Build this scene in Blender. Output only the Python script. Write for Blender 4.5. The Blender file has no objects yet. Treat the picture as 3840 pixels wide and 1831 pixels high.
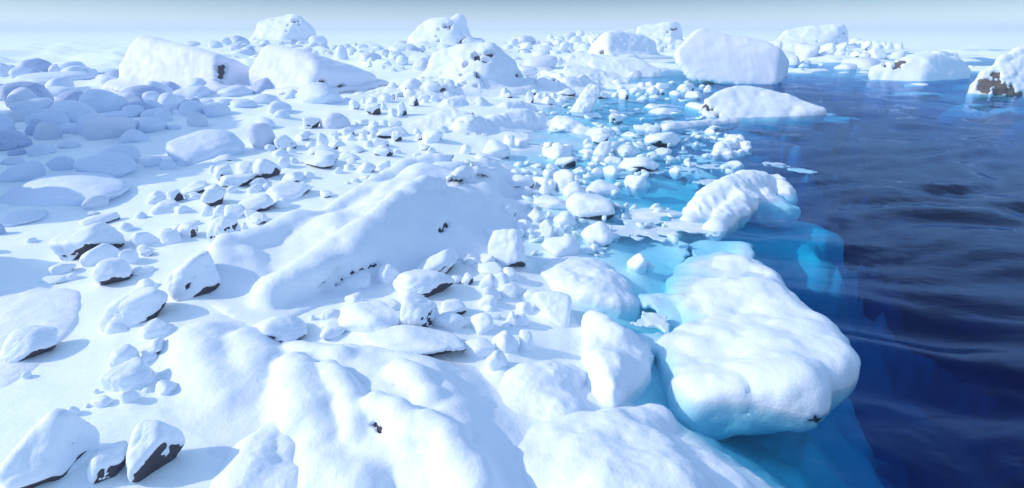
import bpy, bmesh, math, random
import numpy as np
from mathutils import Vector

# ------------------------------------------------------------------ camera, sky, sun, exposure
S = bpy.context.scene
COL = S.collection
FPX, CX, CY, HORIZON, CAMH = 2095.0, 1920.0, 915.5, 110.0, 5.0       # photograph pixels (3840 x 1831)
PITCH = math.atan((CY - HORIZON) / FPX)
cam_d = bpy.data.cameras.new("camera"); cam = bpy.data.objects.new("camera", cam_d); COL.objects.link(cam)
cam.location = (0, 0, CAMH); cam.rotation_euler = (math.pi / 2 - PITCH, 0, 0)
cam_d.sensor_width = 36; cam_d.lens = 36 * FPX / 3840; cam_d.clip_start = 0.1; cam_d.clip_end = 6000
S.camera = cam

SUN_EL, SUN_TRAVEL = math.radians(31), Vector((0.99, 0.10, 0)).normalized()   # light travels left -> right, slightly away
W = bpy.data.worlds.new("World"); S.world = W; W.use_nodes = True
nt = W.node_tree; nt.nodes.clear()
sky = nt.nodes.new("ShaderNodeTexSky"); sky.sky_type = 'NISHITA'; sky.sun_disc = False
sky.sun_elevation = SUN_EL
sky.sun_rotation = math.atan2(-SUN_TRAVEL.x, -SUN_TRAVEL.y)
sky.air_density = 1.0; sky.dust_density = 0.3; sky.ozone_density = 2.2; sky.altitude = 0
tint = nt.nodes.new("ShaderNodeMix"); tint.data_type = 'RGBA'; tint.blend_type = 'MULTIPLY'
tint.inputs[0].default_value = 1.0
tc = nt.nodes.new("ShaderNodeTexCoord"); sx_ = nt.nodes.new("ShaderNodeSeparateXYZ"); nt.links.new(tc.outputs["Generated"], sx_.inputs[0])
ramp = nt.nodes.new("ShaderNodeValToRGB"); nt.links.new(sx_.outputs["Z"], ramp.inputs[0]); nt.links.new(ramp.outputs[0], tint.inputs[7])
ramp.color_ramp.elements[0].position = 0.0; ramp.color_ramp.elements[0].color = (0.36, 0.43, 0.54, 1)     # pale air low down, clear blue overhead
ramp.color_ramp.elements[1].position = 0.35; ramp.color_ramp.elements[1].color = (1.0, 0.98, 0.93, 1)
e2 = ramp.color_ramp.elements.new(0.06); e2.color = (0.10, 0.155, 0.265, 1)
bg = nt.nodes.new("ShaderNodeBackground"); bg.inputs[1].default_value = 0.15
wo = nt.nodes.new("ShaderNodeOutputWorld")
nt.links.new(sky.outputs[0], tint.inputs[6]); nt.links.new(tint.outputs[2], bg.inputs[0]); nt.links.new(bg.outputs[0], wo.inputs[0])

sd = bpy.data.lights.new("sun", 'SUN'); sd.energy = 2.0; sd.angle = math.radians(0.6); sd.color = (0.66, 0.59, 0.51)
sun = bpy.data.objects.new("sun", sd); COL.objects.link(sun)
trav = Vector((SUN_TRAVEL.x * math.cos(SUN_EL), SUN_TRAVEL.y * math.cos(SUN_EL), -math.sin(SUN_EL)))
sun.rotation_euler = trav.to_track_quat('-Z', 'Y').to_euler()

S.view_settings.view_transform = 'Standard'; S.view_settings.look = 'None'
S.view_settings.exposure = 1.15; S.view_settings.gamma = 1.0
S.render.engine = 'CYCLES'
cy = S.cycles
cy.use_denoising = True
cy.max_bounces = 9; cy.diffuse_bounces = 8; cy.glossy_bounces = 2; cy.transmission_bounces = 2
cy.transparent_max_bounces = 10; cy.volume_bounces = 2
cy.caustics_reflective = False; cy.caustics_refractive = False

rng = np.random.RandomState(7)
random.seed(7)

# ------------------------------------------------------------------ vector helpers
FWD = np.array([0, math.cos(PITCH), -math.sin(PITCH)]); UPV = np.array([0, math.sin(PITCH), math.cos(PITCH)])
RGT = np.array([1.0, 0, 0]); CAM = np.array([0, 0, CAMH])

def rays(px, py):
    px = np.asarray(px, float); py = np.asarray(py, float)
    return FWD + ((px - CX) / FPX)[..., None] * RGT + ((CY - py) / FPX)[..., None] * UPV

def project(P):
    Q = P - CAM
    d = Q @ FWD
    return CX + FPX * (Q @ RGT) / d, CY - FPX * (Q @ UPV) / d, d

def hashf(i, j, k, s):
    h = (i * 374761393 + j * 668265263 + k * 2147483647 + s * 1274126177) & 0xFFFFFFFF
    h = ((h ^ (h >> 13)) * 1274126177) & 0xFFFFFFFF
    h = ((h ^ (h >> 16)) * 2246822519) & 0xFFFFFFFF
    return ((h ^ (h >> 15)) & 0xFFFFFF) / float(0x7FFFFF) - 1.0

def vnoise(P, s=0):
    P = np.asarray(P, float)
    F = np.floor(P); u = P - F; u = u * u * u * (u * (u * 6 - 15) + 10)
    I = F.astype(np.int64); i, j, k = I[..., 0], I[..., 1], I[..., 2]
    r = 0
    for a in (0, 1):
        wa = u[..., 0] if a else 1 - u[..., 0]
        for b in (0, 1):
            wb = u[..., 1] if b else 1 - u[..., 1]
            for c in (0, 1):
                wc = u[..., 2] if c else 1 - u[..., 2]
                r = r + wa * wb * wc * hashf(i + a, j + b, k + c, s)
    return r

def fbm(P, o=3, s=0, g=0.5):
    r, a, P = 0, 1.0, np.asarray(P, float)
    for q in range(o):
        r = r + a * vnoise(P, s + 17 * q); a *= g; P = P * 2.03 + 11.7
    return r

def sstep(a, b, x):
    t = np.clip((x - a) / (b - a), 0, 1); return t * t * (3 - 2 * t)

# ------------------------------------------------------------------ terrain height
def plane_pt(px, py, z=0.0):
    r = rays(px, py); t = (z - CAMH) / r[..., 2]
    return CAM + r * t[..., None]

SHORE = np.array([(2880, 1830), (2710, 1740), (2540, 1630), (2390, 1560), (2290, 1490), (2190, 1330), (2090, 1170), (2010, 1060), (1930, 940), (1880, 840), (1850, 700),
                  (1850, 610), (1900, 545), (1990, 510), (2000, 425), (2060, 385), (2250, 335), (2340, 290), (2430, 238), (2600, 224),
                  (2760, 223), (2950, 226), (3050, 214), (3200, 197), (3430, 190), (3840, 182), (4400, 174)], float)
DEEP = np.array([(3700, 1830), (3620, 1560), (3470, 1330), (3300, 1180), (3080, 1030), (2950, 920), (3160, 850), (3020, 715),
                 (2830, 570), (2850, 520), (3040, 430), (2990, 350), (2990, 300), (3260, 312), (3400, 340), (3560, 355), (3900, 400)], float)
A_ = plane_pt(SHORE[:, 0], SHORE[:, 1])[:, :2]
B_ = plane_pt(DEEP[:, 0], DEEP[:, 1])[:, :2]
SEA = np.vstack([[(3.2, -60)], A_, [(700, 230), (700, -60)]])
DEEPP = np.vstack([[(7.5, -60)], B_, [(700, 20), (700, -60)]])

def seg_dist(x, y, poly):
    d = np.full(x.shape, 1e9)
    for (ax, ay), (bx, by) in zip(poly[:-1], poly[1:]):
        ex, ey = bx - ax, by - ay
        t = np.clip(((x - ax) * ex + (y - ay) * ey) / (ex * ex + ey * ey), 0, 1)
        d = np.minimum(d, np.hypot(x - ax - t * ex, y - ay - t * ey))
    return d

def inside(x, y, poly):
    r = np.zeros(x.shape, bool); n = len(poly)
    for i in range(n):
        ax, ay = poly[i]; bx, by = poly[(i + 1) % n]
        if ay == by: continue
        c = ((ay > y) != (by > y)) & (x < (bx - ax) * (y - ay) / (by - ay) + ax)
        r ^= c
    return r

def ground(x, y):
    x = np.asarray(x, float); y = np.asarray(y, float)
    r = np.hypot(x, y)
    P = np.stack([x, y, 0 * x], -1)
    wob = np.clip(r / 18, 0.7, 3)
    x_, y_ = x, y
    x = x + 0.30 * wob * fbm(P * 0.8, 4, 71, 0.6); y = y + 0.30 * wob * fbm(P * 0.8, 4, 72, 0.6)
    xb = x + 1.1 * np.clip(r / 14, 0.6, 3) * fbm(P * 0.42, 5, 73, 0.6); yb = y + 1.1 * np.clip(r / 14, 0.6, 3) * fbm(P * 0.42, 5, 74, 0.6)
    dA = seg_dist(x, y, SEA); dB = seg_dist(xb, yb, DEEPP)
    sea = inside(x, y, SEA); deep = inside(xb, yb, DEEPP) & sea
    lump = 0.06 * fbm(P * 0.55, 3, 3) + 0.10 * fbm(P * 0.16, 2, 5)
    lump = lump + 0.20 * np.abs(fbm(P * 0.30, 3, 6)) * sstep(-5, -12, x) * sstep(10, 16, y)                # the lumpy boulder field at left
    lump = lump + 0.9 * np.clip(fbm(P * 0.13, 4, 8, 0.6) + 0.1, 0, 2) * sstep(35, 70, r) * sstep(420, 200, r)   # rubble hidden under snow far off
    lump = lump * np.clip(1.0 - (r - 150) / 300, 0.15, 1)
    land = 0.34 * (1 - np.exp(-dA / 1.6)) * (1 + 0.25 * np.clip(r / 30, 0, 1)) + lump * np.clip(dA / 1.0, 0, 1)
    u = dA / (dA + dB + 1e-6)
    amp = 1.1 + 2.2 * sstep(13, 7, y)
    shal = -0.05 * np.clip(dA / 0.4, 0, 1) - amp * u ** (1.35 + 0.5 * sstep(8, 15, y)) + 0.8 * lump * np.clip(dA / 1.0, 0, 1)
    dp = -0.05 - amp - 0.15 * (1 - np.exp(-dB / 0.6)) - 6.0 * (1 - np.exp(-dB / 3.2)) + 0.8 * lump
    return np.where(deep, dp, np.where(sea, shal, land))

def gpt(px, py, h=0.0, floor=None):
    """point on the ray through a pixel that stands h above the ground (or the water where that is higher)"""
    r = rays(px, py); z = 0.2
    for _ in range(12):
        t = (z + h - CAMH) / r[2]
        p = CAM + r * t
        zz = float(ground(p[0], p[1])); zz = max(zz, -0.15 if floor is None else floor)
        z = 0.5 * z + 0.5 * zz
    t = (z + h - CAMH) / r[2]
    return CAM + r * t

# ------------------------------------------------------------------ materials
def mat(name):
    m = bpy.data.materials.new(name); m.use_nodes = True
    n = m.node_tree.nodes; b = n["Principled BSDF"]
    return m, m.node_tree, b

def tex(t, kind, **kw):
    n = t.nodes.new(kind)
    for k, v in kw.items():
        if k in n.inputs: n.inputs[k].default_value = v
        else: setattr(n, k, v)
    return n

def snow_material(name, c1, c2, grain=60, bump=0.25, streak=None, speck=None, rough=0.55):
    m, t, b = mat(name); L = t.links.new
    geo = tex(t, "ShaderNodeNewGeometry")
    big = tex(t, "ShaderNodeTexNoise", Scale=0.7, Detail=4.0, Roughness=0.6); L(geo.outputs["Position"], big.inputs["Vector"])
    mx = tex(t, "ShaderNodeMix", data_type='RGBA'); mx.inputs[6].default_value = (*c1, 1); mx.inputs[7].default_value = (*c2, 1)
    L(big.outputs[0], mx.inputs[0]); out = mx.outputs[2]
    if speck:
        sp = tex(t, "ShaderNodeTexNoise", Scale=speck[0], Detail=8.0, Roughness=0.75, Distortion=0.8); L(geo.outputs["Position"], sp.inputs["Vector"])
        rp = tex(t, "ShaderNodeValToRGB"); rp.color_ramp.elements[0].position = speck[1]; rp.color_ramp.elements[1].position = speck[1] + 0.06
        L(sp.outputs[0], rp.inputs[0])
        m2 = tex(t, "ShaderNodeTexNoise", Scale=speck[0] * 0.22, Detail=2.0); L(geo.outputs["Position"], m2.inputs["Vector"])
        rp2 = tex(t, "ShaderNodeValToRGB"); rp2.color_ramp.elements[0].position = 0.5; rp2.color_ramp.elements[1].position = 0.62
        L(m2.outputs[0], rp2.inputs[0])
        mul = tex(t, "ShaderNodeMath", operation='MULTIPLY'); L(rp.outputs[0], mul.inputs[0]); L(rp2.outputs[0], mul.inputs[1])
        mul2 = tex(t, "ShaderNodeMath", operation='MULTIPLY'); L(mul.outputs[0], mul2.inputs[0]); mul2.inputs[1].default_value = speck[3]
        m3 = tex(t, "ShaderNodeMix", data_type='RGBA'); L(mul2.outputs[0], m3.inputs[0]); L(out, m3.inputs[6]); m3.inputs[7].default_value = (*speck[2], 1)
        out = m3.outputs[2]
    L(out, b.inputs["Base Color"])
    b.inputs["Roughness"].default_value = rough
    b.inputs["Specular IOR Level"].default_value = 0.25
    g = tex(t, "ShaderNodeTexNoise", Scale=grain, Detail=5.0, Roughness=0.7); L(geo.outputs["Position"], g.inputs["Vector"])
    g2 = tex(t, "ShaderNodeTexNoise", Scale=grain * 0.12, Detail=5.0, Roughness=0.6); L(geo.outputs["Position"], g2.inputs["Vector"])
    b1 = tex(t, "ShaderNodeBump", Strength=bump, Distance=0.02); L(g.outputs[0], b1.inputs["Height"])
    b2 = tex(t, "ShaderNodeBump", Strength=bump * 1.2, Distance=0.10); L(g2.outputs[0], b2.inputs["Height"]); L(b1.outputs[0], b2.inputs["Normal"])
    last = b2
    if streak:
        mp = tex(t, "ShaderNodeMapping"); mp.inputs["Rotation"].default_value = streak[0]; mp.inputs["Scale"].default_value = streak[1]
        L(geo.outputs["Position"], mp.inputs["Vector"])
        st = tex(t, "ShaderNodeTexNoise", Scale=1.0, Detail=4.0, Roughness=0.6); L(mp.outputs[0], st.inputs["Vector"])
        b3 = tex(t, "ShaderNodeBump", Strength=streak[2], Distance=streak[3]); L(st.outputs[0], b3.inputs["Height"]); L(last.outputs[0], b3.inputs["Normal"])
        last = b3
    L(last.outputs[0], b.inputs["Normal"])
    return m

SNOW = snow_material("snow", (0.78, 0.835, 0.90), (0.74, 0.80, 0.885), 20, 0.3)
GROUND = snow_material("ground_snow", (0.87, 0.92, 0.935), (0.83, 0.90, 0.925), 22, 0.2, streak=((0, 0, 0.5), (0.7, 4.0, 1.0), 0.35, 0.06))
RIPPLE = snow_material("wind_crust_snow", (0.80, 0.84, 0.91), (0.75, 0.80, 0.89), 40, 0.25, streak=((0.1, 0, 0.35), (2.0, 14.0, 3.0), 0.35, 0.03))
BLOCK = snow_material("driven_snow", (0.80, 0.82, 0.90), (0.74, 0.77, 0.87), 8, 0.07, streak=((0.3, 0.55, 0.2), (2.2, 0.5, 0.35), 0.16, 0.2))
FROST = snow_material("frost", (0.73, 0.80, 0.90), (0.61, 0.70, 0.85), 30, 0.3, speck=(5.0, 0.60, (0.16, 0.17, 0.26), 0.55))
FROST_DARK = snow_material("thin_frost", (0.52, 0.60, 0.77), (0.34, 0.43, 0.62), 30, 0.35, speck=(4.0, 0.56, (0.10, 0.11, 0.19), 0.8))
FROST_WARM = snow_material("stony_frost", (0.70, 0.74, 0.84), (0.58, 0.63, 0.75), 20, 0.35, speck=(6.0, 0.60, (0.2, 0.18, 0.19), 0.5))

def rock_material(name, c1, c2):
    m, t, b = mat(name); L = t.links.new
    geo = tex(t, "ShaderNodeNewGeometry")
    n1 = tex(t, "ShaderNodeTexNoise", Scale=6.0, Detail=8.0, Roughness=0.7); L(geo.outputs["Position"], n1.inputs["Vector"])
    mx = tex(t, "ShaderNodeMix", data_type='RGBA'); mx.inputs[6].default_value = (*c1, 1); mx.inputs[7].default_value = (*c2, 1)
    L(n1.outputs[0], mx.inputs[0]); L(mx.outputs[2], b.inputs["Base Color"])
    b.inputs["Roughness"].default_value = 0.8
    bp = tex(t, "ShaderNodeBump", Strength=0.6, Distance=0.05); L(n1.outputs[0], bp.inputs["Height"]); L(bp.outputs[0], b.inputs["Normal"])
    return m
ROCK = rock_material("dark_rock", (0.022, 0.020, 0.030), (0.085, 0.075, 0.092))
BROWN = rock_material("brown_rock", (0.07, 0.058, 0.05), (0.19, 0.16, 0.145))

def ice_material():
    m, t, b = mat("ice"); 
    b.inputs["Base Color"].default_value = (0.70, 0.84, 0.90, 1); b.inputs["Roughness"].default_value = 0.25
    b.inputs["Subsurface Weight"].default_value = 0.0
    return m
ICE = ice_material()

# ------------------------------------------------------------------ object helpers
def new_mesh(name, V, Fq, m, smooth=True):
    me = bpy.data.meshes.new(name)
    V = np.asarray(V, np.float32); Fq = np.asarray(Fq, np.int32)
    nf, k = Fq.shape
    me.vertices.add(len(V)); me.vertices.foreach_set("co", V.ravel())
    me.loops.add(nf * k); me.loops.foreach_set("vertex_index", Fq.ravel())
    me.polygons.add(nf); me.polygons.foreach_set("loop_start", np.arange(0, nf * k, k, dtype=np.int32))
    me.polygons.foreach_set("loop_total", np.full(nf, k, np.int32))
    me.update(calc_edges=True)
    if smooth: me.polygons.foreach_set("use_smooth", np.ones(nf, bool))
    me.materials.append(m)
    return me

def link(name, me, parent=None, loc=None):
    o = bpy.data.objects.new(name, me); COL.objects.link(o)
    if loc is not None: o.location = loc
    if parent is not None: o.parent = parent
    return o

def normals(V, Fq):
    a = V[Fq[:, 2]] - V[Fq[:, 0]]; b = (V[Fq[:, 3]] if Fq.shape[1] == 4 else V[Fq[:, 2]]) - V[Fq[:, 1]]
    n = np.cross(a, b); N = np.zeros_like(V)
    for c in range(Fq.shape[1]): np.add.at(N, Fq[:, c], n)
    return N / (np.linalg.norm(N, axis=1, keepdims=True) + 1e-12)

def tag(o, label, cat, group=None):
    o["label"] = label; o["category"] = cat
    if group: o["group"] = group

# ------------------------------------------------------------------ ground sheet and water
def polar(az0, az1, na, r0, r1, nr, full):
    az = np.linspace(az0, az1, na, endpoint=not full)
    r = r0 * (r1 / r0) ** np.linspace(0, 1, nr)
    R, T = np.meshgrid(r, az, indexing='ij')
    X, Y = R * np.sin(T), R * np.cos(T)
    idx = np.arange(nr * na).reshape(nr, na)
    nxt = np.roll(idx, -1, 1) if full else idx[:, 1:]
    cur = idx if full else idx[:, :-1]
    F = np.stack([cur[:-1], nxt[:-1], nxt[1:], cur[1:]], -1).reshape(-1, 4)[:, ::-1]
    return X.ravel(), Y.ravel(), F, idx

X, Y, F, idx = polar(-1.3, 1.75, 620, 1.0, 420, 330, False)
P = np.stack([X, Y, 0 * X], -1)
dep = np.clip(-ground(X, Y), 0, 3)
amp = 0.25 + 0.75 * sstep(0.4, 1.6, dep)
warp = np.stack([fbm(P * 0.14, 2, 91), fbm(P * 0.14, 2, 92), 0 * X], -1) * 3.2
Q = (P + warp) * np.array([0.46, 0.72, 1]); Q2 = np.stack([Q[:, 0] + 0.35 * Q[:, 1], Q[:, 1] - 0.25 * Q[:, 0], 0 * X], -1)
wave = 0.13 * vnoise(Q2, 81) + 0.04 * vnoise(Q2 * 2.3, 82) + 0.018 * vnoise(Q2 * 5.6, 83)
R = np.hypot(X, Y)
wave *= amp * np.clip(1.15 - R / 160, 0.35, 1)
nr, na = idx.shape
top = np.stack([X, Y, wave], -1)
loop = np.concatenate([idx[0, :], idx[1:, -1], idx[-1, -2::-1], idx[-2:0:-1, 0]])
low = top[loop].copy(); low[:, 2] = -11.0
V = np.vstack([top, low]); n0 = len(top); nl = len(loop)
me = bpy.data.meshes.new("sea_water")
faces = F.tolist() + [(int(loop[i]), n0 + i, n0 + (i + 1) % nl, int(loop[(i + 1) % nl])) for i in range(nl)] + [tuple(range(n0, n0 + nl))]
me.from_pydata(V.tolist(), [], faces); me.update()
bm = bmesh.new(); bm.from_mesh(me); bmesh.ops.recalc_face_normals(bm, faces=bm.faces); bm.to_mesh(me); bm.free()
me.polygons.foreach_set("use_smooth", np.concatenate([np.ones(len(F), bool), np.zeros(nl + 1, bool)]))
m, t, b = mat("sea_water"); L = t.links.new; t.nodes.remove(b)
tr = tex(t, "ShaderNodeBsdfTransparent"); gl = tex(t, "ShaderNodeBsdfGlossy", Roughness=0.03); gl.inputs["Color"].default_value = (0.38, 0.53, 0.77, 1); lw = tex(t, "ShaderNodeLayerWeight", Blend=0.5)
geo = tex(t, "ShaderNodeNewGeometry"); mp = tex(t, "ShaderNodeMapping"); mp.inputs["Scale"].default_value = (1.2, 2.2, 1)
L(geo.outputs["Position"], mp.inputs["Vector"])
rn = tex(t, "ShaderNodeTexNoise", Scale=1.3, Detail=4.0, Roughness=0.5, Distortion=0.6); L(mp.outputs[0], rn.inputs["Vector"])
bp = tex(t, "ShaderNodeBump", Strength=0.26, Distance=0.08); L(rn.outputs[0], bp.inputs["Height"])
L(bp.outputs[0], gl.inputs["Normal"]); L(bp.outputs[0], lw.inputs["Normal"])
pw = tex(t, "ShaderNodeMath", operation='POWER'); L(lw.outputs["Facing"], pw.inputs[0]); pw.inputs[1].default_value = 5.0
fr = tex(t, "ShaderNodeMath", operation='MULTIPLY_ADD'); L(pw.outputs[0], fr.inputs[0]); fr.inputs[1].default_value = 0.97; fr.inputs[2].default_value = 0.008
ms = tex(t, "ShaderNodeMixShader"); L(fr.outputs[0], ms.inputs[0]); L(tr.outputs[0], ms.inputs[1]); L(gl.outputs[0], ms.inputs[2])
va = tex(t, "ShaderNodeVolumeAbsorption", Density=1.0); va.inputs["Color"].default_value = (0.08, 0.80, 0.896, 1)
out = t.nodes["Material Output"]; L(ms.outputs[0], out.inputs["Surface"]); L(va.outputs[0], out.inputs["Volume"])
me.materials.append(m)
w = link("sea_water", me); w["kind"] = "structure"

# ------------------------------------------------------------------ large rocks: implicit surfaces
def surface_nets(Fd, org, cell):
    s = Fd < 0
    nx, ny, nz = Fd.shape
    acc = np.zeros((nx - 1, ny - 1, nz - 1, 3)); cnt = np.zeros((nx - 1, ny - 1, nz - 1))
    sl = lambda o, n: slice(o, n - 1 + o)
    C = [(i, j, k) for i in (0, 1) for j in (0, 1) for k in (0, 1)]
    for a in C:
        for ax in range(3):
            if a[ax]: continue
            b = list(a); b[ax] = 1
            fa = Fd[sl(a[0], nx), sl(a[1], ny), sl(a[2], nz)]; fb = Fd[sl(b[0], nx), sl(b[1], ny), sl(b[2], nz)]
            x = (fa < 0) != (fb < 0)
            t = np.where(x, fa / np.where(x, fa - fb, 1), 0)
            for q in range(3):
                acc[..., q] += np.where(x, a[q] + (t if q == ax else 0), 0)
            cnt += x
    act = cnt > 0
    ids = -np.ones(act.shape, int); ids[act] = np.arange(act.sum())
    base = np.argwhere(act)
    V = (base + acc[act] / cnt[act][:, None]) * cell + org
    quads = []
    for ax in range(3):
        u, v = (ax + 1) % 3, (ax + 2) % 3
        lo = [slice(1, -1)] * 3; lo[ax] = slice(0, -1)
        hi = [slice(1, -1)] * 3; hi[ax] = slice(1, None)
        a, b = s[tuple(lo)], s[tuple(hi)]
        for flip in (0, 1):
            e = np.argwhere((a & ~b) if not flip else (~a & b))
            if not len(e): continue
            off = np.ones(3, int); off[ax] = 0
            e = e + off
            def cid(du, dv):
                c = e.copy(); c[:, u] += du; c[:, v] += dv
                return ids[c[:, 0], c[:, 1], c[:, 2]]
            q = np.stack([cid(-1, -1), cid(0, -1), cid(0, 0), cid(-1, 0)], -1)
            quads.append(q[:, ::-1] if flip else q)
    return V, np.vstack(quads)

def hull_planes(pts):
    bm = bmesh.new()
    for p in pts: bm.verts.new(p)
    bmesh.ops.convex_hull(bm, input=bm.verts)
    out = []
    c = np.mean(pts, 0)
    for f in bm.faces:
        n = np.array(f.normal); 
        if np.linalg.norm(n) < 0.5: continue
        d = float(n @ np.array(f.verts[0].co))
        if n @ c > d: n, d = -n, -d
        out.append((*n, d))
    bm.free()
    out = np.array(out)
    return np.unique(np.round(out, 5), axis=0)

class Hull:
    def __init__(s, pts, rnd):
        s.pts = np.array(pts); s.pl = hull_planes(s.pts); s.k = 1.0 / max(rnd, 1e-6)
        s.lo, s.hi = s.pts.min(0), s.pts.max(0)
    def d(s, P):
        q = P @ s.pl[:, :3].T - s.pl[:, 3]
        m = q.max(1)
        return m + np.log(np.exp((q - m[:, None]) * s.k).sum(1)) / s.k

class Chain:
    """round cones along a line of (x, y, z, r)"""
    def __init__(s, pts, squash=1.0):
        s.p = np.array(pts, float); s.q = squash
        r = s.p[:, 3].max()
        s.lo, s.hi = s.p[:, :3].min(0) - r, s.p[:, :3].max(0) + r
    def d(s, P):
        best = None
        segs = list(zip(s.p[:-1], s.p[1:])) or [(s.p[0], s.p[0])]
        for a, b in segs:
            e = b[:3] - a[:3]; L2 = e @ e + 1e-12
            t = np.clip((P - a[:3]) @ e / L2, 0, 1)
            dd = P - a[:3] - t[:, None] * e
            dd = dd * np.array([1, 1, 1 / s.q])
            d = np.sqrt((dd * dd).sum(1)) - (a[3] + t * (b[3] - a[3]))
            best = d if best is None else np.minimum(best, d)
        return best

def smin(a, b, k):
    h = np.clip(0.5 + 0.5 * (b - a) / k, 0, 1)
    return b * (1 - h) + a * h - k * h * (1 - h)

def big(name, label, cat, prims, res=84, blend=0.1, rough=0.03, nscale=1.2, seed=0, msnow=None, mrock=None, snow_t=0.05,
        thr=-0.25, bare=(), group=None, sdir=(-0.3, -0.05, 0.95), ridge=0.0, fil=0.0):
    """One rock. rough and nscale set the lumps of its surface; bare = pixel spots where wind stripped the snow off."""
    msnow = msnow or SNOW
    lo = np.min([p.lo for p in prims], 0); hi = np.max([p.hi for p in prims], 0)
    ext = (hi - lo).max()
    lo = lo - 0.10 * ext; hi = hi + 0.10 * ext
    zc = -1.6
    lo[2] = max(lo[2], zc)
    cell = (hi - lo).max() / res
    n = np.ceil((hi - lo) / cell).astype(int) + 2
    gx = [lo[q] + cell * np.arange(n[q]) for q in range(3)]
    P = np.stack(np.meshgrid(*gx, indexing='ij'), -1).reshape(-1, 3)
    D = None
    for p in prims:
        d = p.d(P); D = d if D is None else smin(D, d, blend)
    near = np.abs(D) < 0.12 * ext
    N = np.zeros(len(P))
    Pn = P[near] * (nscale / ext * 6)
    N[near] = fbm(Pn, 4, seed) * rough * ext
    if ridge:
        N[near] += -ridge * ext * (1 - np.abs(vnoise(Pn * np.array([0.9, 0.9, 0.9]), seed + 5))) ** 3
    D = D + N
    if fil:                                               # snow banked against the foot
        GX, GY = np.meshgrid(gx[0], gx[1], indexing='ij')
        zg = P[:, 2] - np.repeat(ground(GX, GY).ravel(), len(gx[2]))
        D = smin(D, np.maximum(zg, -0.6 * fil - zg) + 0.05 + 0.5 * np.maximum(0, D - 1.3 * fil), fil)
    D = np.maximum(D, (zc + 0.02) - P[:, 2])
    Fd = D.reshape(n)
    Fd[0] = np.maximum(Fd[0], 1e-3); Fd[-1] = np.maximum(Fd[-1], 1e-3); Fd[:, 0] = np.maximum(Fd[:, 0], 1e-3); Fd[:, -1] = np.maximum(Fd[:, -1], 1e-3)
    Fd[:, :, 0] = np.maximum(Fd[:, :, 0], 1e-3); Fd[:, :, -1] = np.maximum(Fd[:, :, -1], 1e-3)
    V, Q = surface_nets(Fd, lo, cell)
    c = np.array([*V[:, :2].mean(0), max(V[:, 2].min(), -0.2)])
    if mrock is None:
        o = link(name, new_mesh(name, V - c, Q, msnow), loc=c); tag(o, label, cat, group); o["kind"] = "thing"; return o
    N = normals(V, Q)
    sdv = np.array(sdir) / np.linalg.norm(sdir)
    ex = N @ sdv + 0.16 * fbm(V * (10.0 / ext), 3, seed + 9)
    px, py, dd = project(V)
    for bx, by, br in bare:
        bs = np.hypot(px - bx, (py - by) * 1.15) / br + 0.45 * fbm(V * (22.0 / ext), 3, seed + 31)
        ex = np.where((N @ (CAM - V.mean(0)) > 0), ex - 3 * (1 - sstep(0.75, 1.1, bs)), ex)
    m = sstep(thr - 0.05, thr + 0.18, ex)
    o = link(name, None, loc=c); tag(o, label, cat, group); o["kind"] = "thing"
    link("bare_rock", new_mesh("bare_rock", V - c, Q, mrock), parent=o)
    t = snow_t * (0.75 + 0.5 * sstep(0, 1, N[:, 2]))
    e = max(0.4 * snow_t, 0.25 * cell)
    VS = V + N * (t * m - e * (1 - m))[:, None]
    keepf = (m[Q] > 0.01).any(1)
    used = np.unique(Q[keepf]); rm = -np.ones(len(V), int); rm[used] = np.arange(len(used))
    link("snow_cover", new_mesh("snow_cover", VS[used] - c, rm[Q[keepf]], msnow), parent=o)
    return o

def fdepth(px, py):
    p = gpt(px, py); return float((p - CAM) @ FWD)

def dhull(base, pts, thick, rnd=6, shrink=0.8, low=True):
    """far rock: silhouette and edge points as (px, py, depth offset in pixels at that distance)"""
    D = fdepth(*base); u = D / FPX
    out = []
    cx = np.mean([p[0] for p in pts]); cyy = np.mean([p[1] for p in pts])
    def at(px, py, d):
        return CAM + rays(px, py) * (D + d * u)
    for p in pts:
        px, py = p[:2]; d = p[2] if len(p) > 2 else 0
        out.append(at(px, py, d))
        if len(p) < 4:
            q = CAM + rays(cx + (px - cx) * shrink, cyy + (py - cyy) * shrink) * (D + (max(d, 0) + thick) * u); out.append(q)
    out = np.array(out)
    if low:
        zb = out[:, 2].min(); zt = out[:, 2].max()
        lw = out[out[:, 2] < zb + 0.3 * (zt - zb)].copy(); lw[:, 2] = -0.9
        out = np.vstack([out, lw])
    return Hull(out, rnd * u)

def nhull(pts, rnd=0.05, under=1.0):
    out = []
    mid = np.mean([gpt(px, py, h)[:2] for px, py, h in pts], 0)
    for px, py, h in pts:
        p = gpt(px, py, h); out.append(p)
        q = mid + (p[:2] - mid) * under; out.append((q[0], q[1], -0.8))
    return Hull(np.array(out), rnd)

def chain(pts, squash=1.0, metric=False):
    out = []
    for p in pts:
        px, py, r = p[:3]; h = p[3] if len(p) > 3 else 0.0
        c = gpt(px, py, h)
        D = float((c - CAM) @ FWD)
        out.append((*c, r if metric else r * D / FPX))
    return Chain(out, squash)

LAND = []       # landmarks used by the labels of the small stones
def mark(px, py, phrase): LAND.append((px, py, phrase))

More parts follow.
